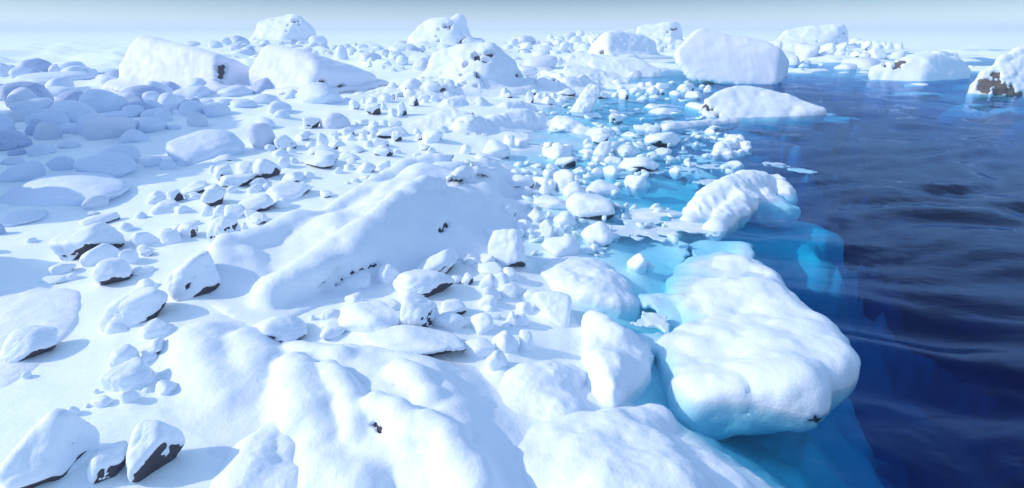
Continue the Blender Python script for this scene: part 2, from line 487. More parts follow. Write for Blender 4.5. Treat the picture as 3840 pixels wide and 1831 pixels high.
# --- the great blocks standing at the back
big("snowy_boulder", "huge leaning snow-plastered block with one dark gash, leftmost of the big blocks", "boulder",
    [dhull((640, 330), [(457, 262, 40), (485, 219, 45), (512, 172, 55), (536, 154, 60), (602, 162, 50), (665, 186, 30), (750, 199, 0),
                        (813, 219, -40, 1), (817, 335, -60, 1), (899, 250, 60), (954, 274, 130), (946, 320, 120), (463, 328, 30), (586, 335, 0)], 120, 2.5)],
    rough=0.005, nscale=1.2, fil=0.6, seed=11, msnow=BLOCK, mrock=ROCK, snow_t=0.35, thr=-0.62, bare=[(832, 255, 14), (830, 272, 15), (826, 292, 13), (821, 314, 10)], ridge=0.004)
mark(640, 250, "the leftmost big leaning block")
big("snowy_boulder", "big wedge of streaked snow with a pale flat front, boulder at its foot", "boulder",
    [dhull((1150, 345), [(942, 309, 40), (946, 274, 40), (971, 231, 50), (995, 195, 60), (1014, 184, 60), (1081, 194, 40), (1159, 219, 0),
                         (1180, 250, -40, 1), (1200, 285, -50, 1), (1170, 348, -60, 1), (1292, 254, 110), (1400, 297, 180), (1362, 345, 120), (1040, 345, 0)], 120, 2.5)],
    rough=0.005, nscale=1.2, fil=0.6, seed=12, msnow=BLOCK, mrock=ROCK, snow_t=0.35, thr=-0.62, bare=[(1206, 308, 13), (1272, 336, 15)], ridge=0.004)
mark(1090, 270, "the streaked wedge block")
big("snowy_boulder", "tall craggy peak with dark rock streaks in mid picture, snow fields around it", "boulder",
    [dhull((1800, 342), [(1581, 300, 30), (1628, 219, 40), (1648, 195, 40), (1714, 182, 30), (1816, 176, 10), (1843, 167, 10), (1835, 205, -25, 1),
                         (1874, 188, 20), (1906, 219, 40), (1940, 254, 70), (1956, 280, 80), (1921, 305, 60), (1862, 345, -40, 1), (1777, 348, -70, 1), (1690, 330, -30, 1)], 130, 6),
     dhull((1800, 342), [(1718, 335, -70), (1740, 300, -75), (1790, 285, -75), (1800, 310, -85), (1780, 342, -90)], 60, 5)],
    rough=0.013, nscale=1.0, fil=1.2, seed=13, mrock=ROCK, snow_t=0.35, thr=-0.45, bare=[(1790, 226, 16), (1816, 238, 14), (1836, 216, 15), (1755, 252, 10), (1735, 292, 5), (1735, 333, 9), (1788, 296, 6), (1930, 290, 12), (1785, 338, 8), (1748, 325, 7)], ridge=0.008)
mark(1790, 260, "the craggy middle peak")
big("rock_outcrop", "low snowy spur with a dark slit at its foot, left of the craggy middle peak", "outcrop",
    [dhull((1520, 372), [(1354, 372, 10), (1468, 345, 0), (1526, 322, 0), (1573, 300, 10), (1636, 292, 15), (1675, 308, 10), (1722, 344, 20), (1640, 362, -30), (1522, 372, -30), (1464, 378, -20)], 80, 6)],
    rough=0.03, nscale=1.6, fil=0.9, seed=14, mrock=ROCK, snow_t=0.2, thr=-0.45, bare=[(1480, 371, 9), (1500, 369, 9), (1512, 366, 8), (1632, 352, 9)], ridge=0.015)
big("snowy_boulder", "hazy snow peak with dark flecks, farthest left of the peaks on the skyline", "boulder",
    [dhull((1080, 164), [(940, 162, 10), (963, 98, 20), (1014, 74, 30), (1069, 72, 20), (1116, 57, 10), (1112, 85, -20, 1), (1151, 86, 15), (1182, 113, 20), (1189, 131, 20), (1170, 160, 10), (1057, 168, -50)], 80, 4)],
    rough=0.012, nscale=1.0, fil=2.0, seed=15, mrock=ROCK, snow_t=0.8, thr=-0.5, bare=[(1105, 87, 7), (1118, 84, 6), (1120, 96, 5), (1085, 102, 5), (1184, 125, 8), (1165, 146, 9), (1078, 124, 3), (1110, 124, 3)], ridge=0.008)
mark(1080, 110, "the far left skyline peak")
big("snowy_boulder", "hazy two-headed snow peak with dark flecks and a long shadow, on the skyline centre", "boulder",
    [dhull((1660, 180), [(1530, 160, 10), (1554, 125, 15), (1581, 94, 20), (1612, 80, 20), (1683, 74, 5), (1690, 100, -25, 1), (1740, 145, 0), (1702, 180, -30, 1), (1628, 182, -30)], 60, 4),
     dhull((1660, 176), [(1640, 110, 30), (1690, 78, 40), (1726, 61, 40), (1743, 74, 40), (1741, 98, 40), (1761, 117, 45), (1775, 160, 45)], 60, 4)],
    rough=0.012, nscale=1.0, fil=2.0, seed=16, mrock=ROCK, snow_t=0.8, thr=-0.5, bare=[(1672, 106, 8), (1688, 102, 7), (1686, 114, 5), (1650, 118, 5), (1740, 145, 9), (1730, 162, 10), (1715, 172, 9), (1640, 142, 3), (1762, 137, 3), (1648, 158, 5)], ridge=0.008)
mark(1650, 120, "the two-headed skyline peak")
big("snowy_boulder", "square-shouldered snow block with a bright left edge and broad shaded front", "boulder",
    [dhull((2340, 218), [(2203, 200, 60), (2228, 156, 50), (2264, 129, 20), (2279, 117, 0), (2276, 172, -30, 1), (2281, 222, -45, 1), (2377, 135, 40), (2412, 137, 50), (2455, 164, 70), (2467, 214, 80), (2412, 224, 20)], 80, 4)],
    rough=0.01, nscale=1.5, fil=1.2, seed=17, mrock=BROWN, snow_t=0.4, thr=-0.75, bare=[(2243, 150, 7), (2260, 201, 11), (2212, 152, 5)], ridge=0.004)
mark(2335, 170, "the square-shouldered snow block")
big("snowy_boulder", "hazy flat-topped peak rising behind the square-shouldered snow block", "boulder",
    [dhull((2480, 168), [(2385, 150, 10), (2392, 104, 20), (2428, 98, 10), (2525, 86, 0), (2541, 92, 10), (2561, 133, 20), (2557, 160, 10), (2510, 170, -20)], 60, 3)],
    rough=0.012, nscale=1.0, fil=2.0, seed=18, mrock=ROCK, snow_t=0.7, thr=-0.5, bare=[(2522, 113, 7), (2532, 110, 6), (2503, 125, 5), (2508, 158, 5)], ridge=0.008)
big("snow_mound", "hazy smooth snow dome behind the square-shouldered snow block", "snow mound",
    [dhull((2350, 150), [(2300, 140), (2330, 115), (2350, 106), (2390, 102), (2408, 120), (2404, 150)], 50, 4)], rough=0.015, seed=19)
big("snowy_boulder", "largest pale streaked block, standing in dark water with a brown undercut left edge", "boulder",
    [dhull((2760, 318), [(2526, 222, 0), (2533, 203, 10), (2565, 164, 30), (2600, 133, 50), (2623, 119, 60), (2666, 133, 55), (2721, 145, 50), (2799, 158, 45), (2858, 164, 40),
                         (2922, 190, 0, 1), (2957, 240, 50), (2944, 295, 60), (2902, 328, -30, 1), (2584, 300, -5), (2648, 312, -20), (2760, 324, -30)], 110, 2.5, low=False),
     dhull((2760, 318), [(2630, 300, 10), (2900, 300, 10), (2900, 345, 10), (2640, 345, 10)], 60, 5)],
    rough=0.005, nscale=1.2, seed=20, msnow=BLOCK, mrock=BROWN, snow_t=0.3, thr=-0.62, bare=[(2530, 232, 9), (2536, 250, 10), (2546, 268, 11), (2558, 282, 11), (2568, 294, 10), (2932, 310, 8)], ridge=0.004)
mark(2730, 230, "the largest streaked block")
big("snow_mound", "long low white slab at the water edge below the square-shouldered block", "snow slab",
    [dhull((2380, 290), [(2178, 240, 20), (2205, 217, 30), (2310, 219, 30), (2381, 215, 30), (2436, 231, 20), (2486, 250, 20), (2494, 280, 20), (2455, 296, -10), (2404, 293, -20), (2310, 282, -20)], 70, 5)],
    rough=0.012, seed=21)
mark(2360, 255, "the long low white slab")
big("snow_mound", "smooth sloping drift between the craggy middle peak and the long low slab", "snow drift",
    [dhull((2200, 300), [(2095, 280, 10), (2113, 238, 20), (2174, 235, 20), (2244, 250, 10), (2310, 276, 10), (2338, 303, 10), (2275, 316, -10), (2142, 292, -20)], 60, 5)], rough=0.014, fil=1.2, seed=22)
big("snow_mound", "low drift behind the smooth sloping drift, under the square-shouldered block", "snow drift",
    [dhull((2200, 238), [(2105, 235), (2130, 205), (2180, 197), (2240, 203), (2285, 232), (2200, 240, -20)], 60, 4)], rough=0.02, fil=1.2, seed=23)
big("snowy_boulder", "broad low snow tongue running into the open sea, brown rock at its left", "boulder",
    [dhull((2840, 448), [(2621, 392, 20), (2662, 362, 40), (2697, 338, 60), (2760, 318, 80), (2840, 330, 80), (2900, 338, 80), (2996, 366, 60), (3071, 396, 40), (3105, 412, 20),
                         (3059, 420, 0), (2957, 434, -10), (2840, 456, -30), (2750, 460, -30), (2701, 445, -20), (2655, 432, -10)], 60, 6)],
    rough=0.010, nscale=1.4, seed=24, mrock=BROWN, snow_t=0.14, thr=-0.7, bare=[(2636, 402, 14), (2655, 410, 13), (2672, 414, 10), (2690, 440, 8)], ridge=0.004)
mark(2860, 390, "the snow tongue in the sea")
big("snow_mound", "rounded white hump against the left end of the snow tongue", "snow mound",
    [chain([(2590, 405, 26), (2630, 415, 28), (2660, 425, 20)], 0.9)], rough=0.02, seed=25)
big("snowy_boulder", "hazy long-backed snow peak at the end of the spit, right of the largest block", "boulder",
    [dhull((3060, 184), [(2903, 170, 10), (2938, 121, 20), (2989, 111, 20), (3075, 106, 10), (3164, 96, 0), (3176, 108, 5), (3184, 156, 10), (3165, 188, 0), (3059, 188, -40), (2938, 184, -10)], 80, 4)],
    rough=0.012, nscale=1.0, fil=1.5, seed=26, mrock=ROCK, snow_t=0.6, thr=-0.52, bare=[(3160, 128, 7), (3142, 142, 5), (2911, 151, 4), (3060, 166, 4), (3130, 165, 4)], ridge=0.008)
mark(3050, 140, "the peak on the spit")
big("snowy_boulder", "snow pyramid standing alone in the sea with brown scars on its lit side", "boulder",
    [dhull((3470, 306), [(3250, 264, 20), (3329, 231, 20), (3426, 205, 10), (3469, 201, 0), (3473, 254, -40, 1), (3469, 312, -60, 1), (3528, 217, 40), (3594, 219, 60), (3634, 254, 80), (3645, 284, 80), (3618, 296, 60), (3379, 296, -10), (3301, 276, 0)], 70, 5)],
    rough=0.010, nscale=1.5, seed=27, mrock=BROWN, snow_t=0.2, thr=-0.8, bare=[(3322, 250, 10), (3362, 240, 9), (3382, 236, 11), (3396, 233, 7), (3372, 254, 9), (3356, 258, 7)], ridge=0.006)
mark(3460, 255, "the lone snow pyramid")
big("snow_mound", "lumpy pale hump showing behind the lone snow pyramid", "snow mound",
    [chain([(3510, 215, 18), (3545, 212, 17), (3580, 216, 16)], 1.0)], rough=0.03, seed=28)
big("snowy_boulder", "snow-topped brown rock cut by the right picture edge", "boulder",
    [dhull((3740, 360), [(3634, 322, 20), (3684, 266, 20), (3774, 213, 20), (3794, 188, 20), (3829, 166, 20), (3895, 168, 20), (3940, 274, 20), (3895, 385, 0), (3825, 378, -20), (3739, 362, -20), (3653, 336, 0)], 90, 5)],
    rough=0.014, nscale=1.5, seed=29, mrock=BROWN, snow_t=0.15, thr=-0.62, bare=[(3680, 322, 22), (3705, 318, 25), (3735, 285, 20), (3735, 315, 26), (3760, 330, 26), (3790, 345, 24), (3815, 358, 20), (3740, 340, 24), (3700, 338, 18), (3802, 188, 9)], ridge=0.01)
mark(3740, 270, "the brown rock at right")

# --- snow mounds of the middle ground
big("snow_mound", "long white whaleback with shaded underside, where the stones meet the turquoise shallows", "snow mound",
    [chain([(1740, 490, 36), (1830, 478, 42), (1930, 474, 45), (2030, 480, 42), (2120, 488, 36), (2200, 500, 28), (2245, 508, 18)], 0.9)],
    rough=0.03, nscale=2.0, fil=0.5, seed=31, mrock=ROCK, snow_t=0.08, thr=-0.5, bare=[(1770, 513, 12), (1795, 515, 10), (1890, 523, 9), (2010, 535, 10)], ridge=0.012)
mark(1960, 480, "the white whaleback mound")
big("snow_mound", "low snow drift just below the craggy middle peak", "snow drift", [chain([(1690, 395, 30), (1740, 385, 32), (1795, 392, 30)], 0.8)], rough=0.03, fil=0.7, seed=32)
big("snow_mound", "pointed shaded drift between the stone field and the white whaleback", "snow drift",
    [dhull((1690, 480), [(1530, 488, 10), (1590, 450, 10), (1640, 402, 20), (1720, 393, 30), (1790, 420, 30), (1840, 440, 20), (1815, 470, 0), (1700, 490, -20)], 60, 7)], rough=0.022, fil=1.0, seed=33, ridge=0.01)
mark(1680, 440, "the pointed shaded drift")
big("snow_mound", "dark-spotted lump of snow right of the craggy middle peak", "snow mound",
    [chain([(1985, 322, 26), (2020, 312, 25), (2065, 328, 28)], 0.9)], rough=0.03, fil=0.7, seed=34, mrock=ROCK, snow_t=0.15, thr=-0.5, bare=[(1985, 322, 13), (1998, 320, 11), (2076, 305, 5)])
mark(2020, 315, "the dark-spotted snow lump")
big("snow_mound", "double lump of snow right of the dark-spotted one", "snow mound", [chain([(2045, 290, 18), (2085, 296, 20), (2105, 305, 14)]), chain([(2135, 315, 20), (2175, 308, 24), (2205, 310, 16)])], rough=0.03, fil=0.7, seed=35)
big("snow_mound", "flat pale drift ending at the turquoise pool, left of the snow spire", "snow drift", [chain([(1900, 402, 26), (1950, 398, 26), (1990, 408, 18)], 0.8)], rough=0.025, fil=0.5, seed=36)
big("snow_mound", "steep little spire of snow standing over the turquoise pool", "snow spire",
    [dhull((2150, 430), [(2117, 436, 0), (2150, 375, 10), (2178, 332, 15), (2213, 299, 20), (2244, 309, 20), (2275, 324, 30), (2267, 348, 10), (2197, 380, -15), (2185, 406, -20), (2150, 430, -10)], 40, 5)], rough=0.02, seed=37)
mark(2200, 360, "the little snow spire")
big("snow_mound", "long smooth bar of snow lying in the shallows below the snow tongue", "snow bar",
    [chain([(2500, 492, 22), (2580, 483, 25), (2680, 472, 26), (2745, 465, 23)], 0.9)], rough=0.02, seed=38, mrock=ROCK, snow_t=0.06, thr=-0.6, bare=[(2583, 507, 10), (2567, 509, 9)])
mark(2630, 480, "the long snow bar")
big("snow_mound", "small bent hump of snow at the edge of the deep blue water", "snow mound",
    [chain([(2670, 600, 22, 0.0), (2712, 565, 32, 0.05), (2755, 545, 36, 0.1), (2790, 560, 28, 0.05)], 1.0), chain([(2720, 590, 30), (2790, 580, 20)])], rough=0.03, nscale=1.8, seed=39)
mark(2740, 570, "the small bent hump")
big("ice_slab", "low triangular ice slab between the bent hump and the snow hill in the sea", "ice slab",
    [nhull([(2660, 618, .05), (2700, 605, .2), (2770, 595, .3), (2785, 612, .3), (2800, 628, .02), (2720, 640, .02)], 0.06)], rough=0.02, seed=40)

# --- near outcrops
big("rock_outcrop", "long diagonal snow-drowned ridge with dark clefts, in the middle of the picture", "outcrop",
    [nhull([(985, 1140, 0), (1040, 1155, 0), (1250, 1085, 0), (1500, 990, 0), (1720, 945, 0), (1890, 860, 0), (1945, 770, 0), (1010, 1085, .32), (1190, 1000, .5), (1370, 868, .85),
            (1500, 770, 1.0), (1620, 708, 1.05), (1750, 690, .85), (1850, 700, .5), (1000, 1040, 0), (1250, 900, .1), (1500, 740, .2)], 0.07),
     nhull([(860, 985, 0), (900, 1080, 0), (1000, 1060, .1), (1200, 990, 0.15), (1400, 860, .35), (1600, 740, .5), (1800, 700, .5), (1940, 720, 0), (1890, 625, .1), (1745, 577, 1.2),
            (1690, 592, 1.1), (1550, 640, .7), (1440, 700, .4), (1180, 830, .12), (1080, 870, 0)], 0.09),
     chain([(1010, 1110, .26, .12), (1100, 1060, .2, .28), (1200, 1010, .2, .36), (1240, 950, .18, .45), (1370, 872, .16, .70), (1450, 808, .18, .82), (1550, 722, .18, .92), (1640, 705, .2, .86)], metric=True),
     chain([(880, 1020, .25, -.05), (960, 1075, .28, 0), (930, 1000, .25, 0)], metric=True),
     chain([(1180, 840, .15, .05), (1300, 780, .18, .15), (1460, 690, .2, .35), (1560, 632, .2, .62), (1700, 590, .18, 1.0)], metric=True),
     chain([(1020, 1095, .32, .0), (1110, 1085, .3, .02)], metric=True),
     chain([(890, 990, .32, -.1), (1000, 940, .35, -.05), (1120, 880, .35, -.05), (1250, 820, .3, 0), (1400, 760, .3, .1)], metric=True),
     chain([(1548, 748, .10, .92), (1515, 785, .12, .80), (1500, 820, .12, .66)], metric=True),
     chain([(1740, 655, .16, .85), (1664, 684, .14, .95)], metric=True), chain([(1740, 600, .10, 1.1), (1790, 640, .12, .85), (1850, 660, .14, .55)], metric=True),
     chain([(850, 970, .25, 0), (880, 1060, .25, 0), (960, 1095, .22, 0)], metric=True),
     chain([(1500, 790, .15, .75), (1490, 840, .18, .5), (1500, 880, .15, .35)], metric=True)],
    res=170, fil=0.40, blend=0.14, rough=0.012, nscale=1.4, seed=41, mrock=ROCK, snow_t=0.07, thr=-0.72,
    ridge=0.008, bare=[(1255, 1065, 14), (1285, 1045, 17), (1320, 1028, 18), (1355, 1015, 18), (1390, 1003, 17), (1415, 995, 12), (1650, 868, 22), (1668, 848, 15), (1085, 1143, 5)])
mark(1400, 850, "the long diagonal ridge")
big("rock_outcrop", "lobed snow-draped outcrop with a dark hole, filling the bottom of the picture", "outcrop",
    [nhull([(1040, 1330, .12), (1089, 1280, .1), (1380, 1290, .22), (1596, 1342, .32), (1663, 1422, .42), (1712, 1520, .45), (1560, 1570, .42), (1420, 1480, .38), (1343, 1500, .25), (1150, 1420, .2),
            (1740, 1400, 0), (1890, 1620, 0), (1985, 1820, 0), (1880, 1900, .2), (1760, 1700, .35), (1560, 1660, .2), (1100, 1600, .1)], 0.05),
     nhull([(700, 1380, 0), (760, 1270, .03), (900, 1265, .08), (1040, 1330, .15), (1080, 1560, .1), (900, 1640, 0), (760, 1560, 0), (690, 1470, 0)], 0.08),
     chain([(760, 1350, 120, -.28), (810, 1450, 125, -.26), (870, 1560, 100, -.22)]), chain([(930, 1320, 75, -.08), (960, 1420, 110, -.16), (950, 1510, 100, -.2)]),
     chain([(1104, 1395, 62, 0.10), (1130, 1480, 100, 0.04), (1180, 1580, 118, 0.02), (1225, 1665, 85, -0.01)]),
     chain([(1235, 1400, 38, 0.24), (1262, 1430, 46, 0.26), (1306, 1515, 56, 0.24), (1340, 1590, 55, 0.19), (1335, 1640, 42, 0.14)]),
     chain([(1410, 1530, 42, 0.36), (1490, 1562, 54, 0.36), (1552, 1632, 54, 0.30), (1560, 1700, 42, 0.14), (1597, 1760, 34, 0.04)]),
     chain([(1604, 1606, 48, 0.38), (1684, 1668, 62, 0.32), (1716, 1745, 76, 0.24), (1753, 1800, 84, 0.19), (1775, 1860, 90, 0.14)]),
     chain([(1208, 1722, 60, -0.06), (1343, 1722, 60, -0.04), (1417, 1775, 74, -0.06)]), chain([(1231, 1810, 95, -0.08), (1350, 1850, 90, -0.06)]),
     chain([(1500, 1400, 40, 0.28), (1560, 1430, 45, 0.30), (1610, 1500, 45, 0.32)]), chain([(1120, 1330, 40, 0.06), (1200, 1350, 45, 0.10), (1280, 1350, 35, 0.14)])],
    res=190, fil=0.32, blend=0.15, rough=0.006, nscale=1.6, seed=42, mrock=ROCK, snow_t=0.04, thr=-0.85, bare=[(1408, 1598, 16), (1425, 1612, 15)], ridge=0.002)  # dark rock spots here stand in for the shade inside the hollow
mark(1300, 1560, "the lobed bottom outcrop")
big("snow_mound", "smooth white cushion of snow with a shallow dimple, left of the lobed bottom outcrop", "snow mound",
    [chain([(950, 1830, 125, -.12), (985, 1720, 105, -.1), (1050, 1650, 78, -.06), (1075, 1720, 72, -.06)], 0.9), chain([(1080, 1840, 90, -.1)], 0.9)], rough=0.012, nscale=1.2, blend=0.12, fil=0.25, seed=43, res=90)
big("snow_mound", "wind-crusted rippled snow slab in shade at the left edge", "snow slab",
    [nhull([(-60, 1095, .05), (0, 1085, .08), (150, 1070, .1), (270, 1068, .1), (305, 1080, .05), (285, 1158, .06), (305, 1174, .04), (236, 1285, .02), (120, 1400, .02), (-60, 1500, .02)], 0.02)],
    rough=0.006, seed=44, msnow=RIPPLE)
mark(150, 1180, "the rippled snow slab")

# --- snow hills standing in the water
big("snow_hill", "largest rounded white snow hill, standing in the deep blue water at right", "snow hill",
    [nhull([(2440, 1255, .14), (2475, 1410, .14), (2560, 1535, .1), (2830, 1570, .02), (3000, 1580, .02), (3120, 1530, .05), (3225, 1445, .15), (3278, 1325, .28), (3250, 1240, .30), (3120, 1135, .30), (3000, 1050, .34), (2900, 1005, .3),
            (2640, 1240, .38), (2800, 1140, .42), (2950, 1150, .50), (3090, 1240, .55), (3150, 1360, .5), (2990, 1440, .6), (2800, 1420, .55), (2640, 1350, .45), (2900, 1300, .64)], 0.11, 0.90),
     nhull([(2480, 1030, .05), (2545, 955, .08), (2700, 917, .1), (2850, 935, .15), (2960, 1030, -.05), (2960, 1150, 0), (2700, 1250, 0), (2500, 1200, .05), (2620, 1010, .34), (2760, 965, .36), (2860, 1030, .5), (2720, 1120, .5)], 0.14),
     chain([(2840, 1460, 80, .05), (2990, 1500, 80, .0)])],
    res=130, blend=0.30, rough=0.013, nscale=1.3, seed=51, mrock=ROCK, snow_t=0.06, thr=-0.9, bare=[(3062, 1572, 14), (3085, 1566, 12), (3040, 1580, 9)], ridge=0.004)
mark(2880, 1260, "the largest snow hill")
big("snow_hill", "knobbly snow hill rising from shallow water beyond the largest snow hill", "snow hill",
    [chain([(2585, 850, 40, -.1), (2650, 800, 72, .0), (2720, 745, 75, .15), (2790, 705, 62, .2), (2860, 690, 45, .15)], 1.0),
     chain([(2680, 870, 42, 0), (2740, 810, 52, .1), (2790, 760, 50, .2)]), chain([(2830, 700, 40, .25), (2900, 700, 42, .1), (2940, 740, 45, -.05)]),
     chain([(2860, 770, 75, -.15), (2930, 800, 60, -.3)], 0.8)],
    res=120, blend=0.16, rough=0.012, nscale=2.2, seed=52, ridge=0.01)
mark(2760, 760, "the knobbly snow hill")
big("snow_hill", "smooth oval snow hill above the icy channel, left of the largest hill", "snow hill",
    [nhull([(1995, 1025, .05), (2000, 980, .05), (2035, 945, .08), (2150, 925, .1), (2240, 940, .1), (2315, 980, .1), (2395, 1065, .1), (2438, 1128, .1), (2420, 1170, .05), (2330, 1190, .0), (2200, 1160, .0), (2080, 1115, .0),
            (2060, 978, .3), (2150, 955, .38), (2240, 985, .45), (2330, 1060, .42), (2385, 1122, .3), (2200, 1070, .45), (2100, 1035, .36)], 0.08, 0.85)],
    res=100, blend=0.2, rough=0.016, nscale=1.1, seed=53)
mark(2200, 1050, "the smooth oval snow hill")
big("snow_hill", "tall white snow hill between the oval one and the turquoise channel", "snow hill",
    [nhull([(2135, 1250, .1), (2150, 1180, .15), (2208, 1143, .2), (2270, 1150, .2), (2385, 1200, .2), (2478, 1285, .2), (2485, 1385, .1), (2445, 1475, .05), (2340, 1550, .0), (2250, 1540, .0), (2170, 1420, .05),
            (2205, 1195, .42), (2265, 1205, .55), (2350, 1260, .62), (2395, 1360, .55), (2330, 1450, .52), (2240, 1340, .62)], 0.09, 0.82),
     chain([(2240, 1430, 40, -.05), (2270, 1490, 55, -.05)]), chain([(2230, 1200, 45, .25), (2300, 1270, 60, .35)])],
    res=110, blend=0.25, rough=0.016, nscale=1.1, seed=54)
mark(2300, 1350, "the tall white snow hill")
big("snow_hill", "low snow bank with fine cracks, below the small stones at bottom centre right", "snow bank",
    [chain([(1985, 1440, 85, -.05), (2060, 1440, 100, -.05), (2120, 1420, 65, -.05)], 0.8), chain([(2010, 1540, 120, -.2), (2100, 1570, 110, -.15)], 0.8)],
    res=100, blend=0.25, rough=0.016, nscale=1.1, fil=0.3, seed=55)
big("snow_hill", "wide smooth snow bank sliding into the turquoise channel at the bottom", "snow bank",
    [chain([(2190, 1650, 100, -.1), (2300, 1650, 120, -.1), (2430, 1600, 90, -.1)], 0.8), chain([(2230, 1760, 160, -.1), (2450, 1750, 140, -.1), (2600, 1780, 110, -.15), (2700, 1860, 110, -.15)], 0.75),
     chain([(2080, 1720, 120, -.2), (2030, 1800, 150, -.25), (2300, 1900, 200, -.1), (2500, 1900, 200, -.1)], 0.8)],
    res=110, blend=0.3, rough=0.014, nscale=1.2, fil=0.3, seed=56, ridge=0.004)
mark(2300, 1700, "the wide bottom snow bank")

# --- big rocks just outside the frame that shade the left side
big("snowy_boulder", "great snow-covered crag beyond the left edge, shading the boulder field", "boulder",
    [Hull(np.array([(-42, 14, -1), (-29, 14, -1), (-33, 33, -1), (-45, 36, -1), (-31, 16, 9), (-31, 20, 12), (-34, 27, 14), (-36, 32, 12), (-30, 17, 5), (-40, 24, 12)]), 0.4)], rough=0.03, seed=61, res=60)
big("snowy_boulder", "second snow-covered crag beyond the left edge, farther back", "boulder",
    [Hull(np.array([(-60, 36, -1), (-45, 36, -1), (-52, 50, -1), (-62, 50, -1), (-49, 39, 10), (-55, 46, 9), (-55, 42, 11)]), 0.4)], rough=0.03, seed=62, res=60)
big("snowy_boulder", "low snow-covered rock just beyond the lower left edge", "boulder",
    [Hull(np.array([(-20, 12, -1), (-15, 12, -1), (-21.5, 21, -1), (-27, 22, -1), (-15.6, 13, 5), (-18.5, 16.5, 6.8), (-22, 20.5, 7.5), (-23, 20, 6)]), 0.3)], rough=0.03, seed=63, res=60)
big("snowy_boulder", "small snow-covered rock just beyond the left edge beside the rippled slab", "boulder",
    [Hull(np.array([(-10.2, 8.4, -1), (-12, 8.3, -1), (-11.8, 11, -1), (-13.5, 12.2, -1), (-10.9, 8.9, 1.9), (-12.2, 11.2, 2.0), (-11.9, 9.5, 2.1)]), 0.1)], rough=0.03, seed=64, res=60)

# ------------------------------------------------------------------ the many single stones
CROPS = {"A1": (0, 0), "A2": (940, 0), "A3": (1900, 0), "A4": (2840, 0), "B1": (0, 450), "B2": (940, 450), "B3": (1900, 450),
         "D1": (0, 900), "D2": (940, 900), "D3": (1900, 900), "E1": (0, 1351), "E2": (940, 1351)}
